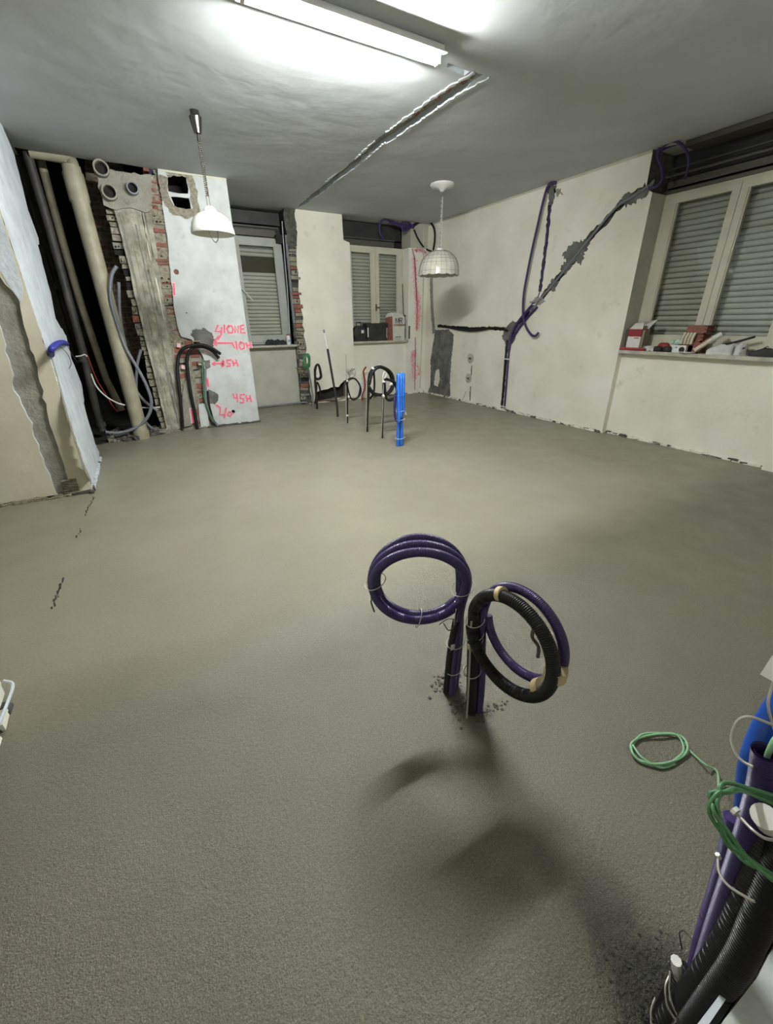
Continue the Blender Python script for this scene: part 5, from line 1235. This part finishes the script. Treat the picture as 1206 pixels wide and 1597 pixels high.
# crumpled clear film bag
random.seed(33); mb = MB()
for i in range(8):
    y_ = yR(1004 + i * 3.2); s = random.uniform(.02, .04)
    mb.box((-s, -s, 0), (s, s, s * 1.4), M['greenpk'] if i == 5 else (M['bluepk'] if i == 0 else M['whitep']), Matrix.Translation((5.20 + random.uniform(-.03, .03), y_, ZR)) @ Matrix.Rotation(random.uniform(0, 3), 4, 'Z') @ Matrix.Rotation(random.uniform(-.5, .5), 4, 'X'), jit=s * .4)
solo('plastic_wrap', 'crumpled pale plastic wrapping next to the carton', 'plastic bag', mb, (5.2, yR(1012), ZR))
blob('black_cup', 'black rounded cup lying left of the striped package', 'cup', 1026, 5.16, .10, .08, .055, M['rubber'])
blob('black_cup', 'dark rounded cup with grey top next to the printed package', 'cup', 1041, 5.15, .09, .08, .06, M['dark'])
blob('red_case', 'small dark red case behind the black caps', 'case', 1034, 5.25, .14, .06, .09, M['redobj'])
y0, y1 = yR(1052, 545, 5.15), yR(1072, 545, 5.15)
t = thing('tape_roll_pack', 'blue and white printed pack with a round hole at the front of the sill', 'package', (5.15, (y0 + y1) / 2, ZR))
part(t, 'pack', MB().box((5.12, y1, ZR), (5.19, y0, ZR + .075), M['whitep'])); part(t, 'hole', MB().lathe((5.118, y1 + .04, ZR + .03), [(.001, 0), (.028, 0), (.032, .004)], M['ink'], 20, axis='x')); part(t, 'print', MB().box((5.117, y0 - .04, ZR + .045), (5.12, y0 - .01, ZR + .06), M['bluepk']))
y0, y1 = yR(1046, 545, 5.2), yR(1086, 545, 5.2); mb = MB()
mb.tube([(5.2, y0, ZR + .10), (5.19, y0 * .75 + y1 * .25, ZR + .10), (5.2, y0 * .4 + y1 * .6, ZR + .105), (5.2, y1, ZR + .10)], .03, M['greenpk'], 12, rfun=lambda f: .55 + .45 * math.sin(PI * f))
mb.box((5.16, y1 + .02, ZR), (5.24, y0 - .02, ZR + .075), M['whitep'])
solo('striped_package', 'green, blue and white plastic package resting on top of a pack', 'package', mb, (5.2, (y0 + y1) / 2, ZR), True)
y_ = yR(1072, 549, 5.12); mb = MB().lathe((5.12, y_, ZR), [(.001, .006), (.06, .006), (.08, .016), (.083, .012), (.065, 0), (.001, 0)], M['whitep'], 28)
solo('white_dish', 'flat round white dish on the sill edge', 'dish', mb, (5.12, y_, ZR), True)
def hollow_brick(label, y0, y1, x0, x1, z0, z1, rot=0):
    t = thing('hollow_brick', label, 'brick', ((x0 + x1) / 2, (y0 + y1) / 2, z0), 'hollow bricks on the right window sill')
    b_ = MB(); n1, n2 = 3, 2
    b_.box((x0, y0 + .012, z0), (x1, y1, z1), M['terracotta'])
    # ribs of the open end
    for i in range(n1 + 1):
        xx = x0 + (x1 - x0 - .008) * i / n1; b_.box((xx, y0 - .012, z0), (xx + .008, y0 + .012, z1), M['terracotta'])
    for i in range(n2 + 1):
        zz = z0 + (z1 - z0 - .008) * i / n2; b_.box((x0, y0 - .012, zz), (x1, y0 + .012, zz + .008), M['terracotta'])
    part(t, 'body', b_); part(t, 'cells', MB().box((x0 + .004, y0 + .008, z0 + .004), (x1 - .004, y0 + .0125, z1 - .004), M['black']), label='dark open cells')
    return t
ya, yb_ = yR(1060, 545, 5.17), yR(1090, 545, 5.17)
hollow_brick('red hollow brick lying at the bottom of the pair on the sill', yb_, ya, 5.16, 5.30, ZR, ZR + .115)
hollow_brick('red hollow brick, second of the pair on the sill', yb_ + .0, ya - .01, 5.165, 5.31, ZR + .117, ZR + .19)
t = hollow_brick('red hollow brick, topmost of the pile on the sill', yb_ - .02, ya - .03, 5.155, 5.30, ZR + .192, ZR + .27)
random.seed(36); mb = MB()
for k in range(4):
    y_ = yR(1060 + 5 * k, 545, 5.14); mb.tube([(5.145, y_, ZR + .09), (5.13, y_ - .01, ZR + .15), (5.14, y_ - .02, ZR + .20)], .014, M['cream'], 8)
solo('work_glove', 'pale work glove hanging over the stacked hollow bricks', 'glove', mb, (5.14, yR(1065), ZR + .09), True)
# slanted wrapped block
a = V((5.13, yR(1084, 545, 5.13), ZR + .03)); b2 = V((5.20, yR(1118, 545, 5.20), ZR + .20)); d = (b2 - a); L = d.length; d.normalize()
s_ = V((1, 0, 0)).cross(d).normalized(); T = Matrix((d, s_, d.cross(s_))).transposed().to_4x4(); T.translation = a
t = thing('wrapped_slab', 'slanting cream and red foam slab wrapped in clear film leaning beside the shoes', 'slab', a)
part(t, 'slab', MB().box((0, -.02, -.03), (L * .72, .02, .03), M['cream'], T)); part(t, 'red_face', MB().box((.01, -.024, -.032), (L * .7, -.012, -.005), M['terracotta'], T), label='red edge')
part(t, 'film_wrap', MB().tube([T @ V((L * .5, 0, 0)), T @ V((L * .75, .004, 0)), T @ V((L, .01, 0))], .034, M['whitep'], 10, rfun=lambda f: 1 - .3 * f), True)
# shoes
def shoe(label, heel, toe, w_, upm, solem, group=None, h_=.095):
    heel, toe = V(heel), V(toe); d = (toe - heel); L = d.length; d.normalize(); s = V((-d.y, d.x, 0))
    t = thing('shoe', label, 'shoe', (heel + toe) / 2, group)
    st = [(0, .5, 1.0), (.03, .78, 1.05), (.12, .92, .92), (.25, .9, .8), (.38, .86, .95), (.5, .9, .80), (.62, .98, .64), (.75, 1.0, .50), (.87, .85, .40), (.95, .55, .31), (1.0, .2, .2)]
    ub = MB(); vs = []; n = 15
    for f, wf, hf in st:
        for k in range(n):
            a = PI * k / (n - 1); op = 1.0
            hh = h_ * hf * (math.sin(a) ** .55 if 0 < k < n - 1 else 0)
            if f < .45 and abs(k - (n - 1) / 2) <= 3: hh = h_ * hf * (.35 if abs(k - (n - 1) / 2) < 3 else .75)   # foot opening
            vs.append(heel + d * (L * f) + s * (w_ / 2 * wf * math.cos(a)) + V((0, 0, .014 + hh)))
    fs = [(i * n + k, i * n + k + 1, (i + 1) * n + k + 1, (i + 1) * n + k) for i in range(len(st) - 1) for k in range(n - 1)]
    fs.append(tuple(range(n))); fs.append(tuple((len(st) - 1) * n + k for k in range(n)))
    ub.add(vs, fs, upm); up_ = part(t, 'upper', ub, True)
    sb = MB(); poly = [heel + d * (L * f) + s * (w_ * .54 * wf) for f, wf, _ in st] + [heel + d * (L * f) - s * (w_ * .54 * wf) for f, wf, _ in reversed(st)]
    sb.prism(poly, V((0, 0, 1)), .022, solem); part(t, 'sole', sb)
    part(t, 'lining', MB().prism([heel + d * (L * f) + s * (w_ * .3 * q) + V((0, 0, .014 + h_ * .42)) for f, q in ((.07, .6), (.2, 1), (.36, .8), (.36, -.8), (.2, -1), (.07, -.6))], V((0, 0, 1)), .004, M['lining']), of=up_)
    lb = MB()
    for k in range(4):
        f = .44 + .06 * k; z = .014 + h_ * (.88 - .115 * k) + .004
        lb.tube([heel + d * (L * f) + s * (w_ * .22) + V((0, 0, z - .008)), heel + d * (L * (f + .02)) + V((0, 0, z)), heel + d * (L * f) - s * (w_ * .22) + V((0, 0, z - .008))], .0028, M['canvas'] if upm is not M['rubber'] else M['dark'], 6)
    part(t, 'laces', lb, True, of=up_)
    return t
zz = ZR
shoe('white canvas sneaker lying sideways on the sill, front one of the pair', (5.20, yR(1141, 553, 5.20), zz), (5.105, yR(1100, 553, 5.10), zz), .10, M['canvas'], M['whitep'], h_=.115)
shoe('white canvas sneaker seen from its heel, rear one of the pair', (5.20, yR(1157, 553, 5.20), zz), (5.32, yR(1134, 553, 5.32), zz), .10, M['canvas'], M['whitep'], h_=.12)
shoe('black clog shoe at the right end of the sill', (5.16, yR(1214, 553, 5.16), zz), (5.17, yR(1168, 553, 5.17), zz), .10, M['rubber'], M['rubber'], h_=.085)
mb = MB().tube([(5.24, yR(1128, 530, 5.24), ZR + .09), (5.24, yR(1150, 530, 5.24), ZR + .12), (5.22, yR(1176, 530, 5.22), ZR + .17)], .011, M['rubber'], 10)
solo('black_stick', 'black stick leaning over the white sneakers', 'stick', mb, (5.24, yR(1128, 530, 5.24), ZR + .09), True)
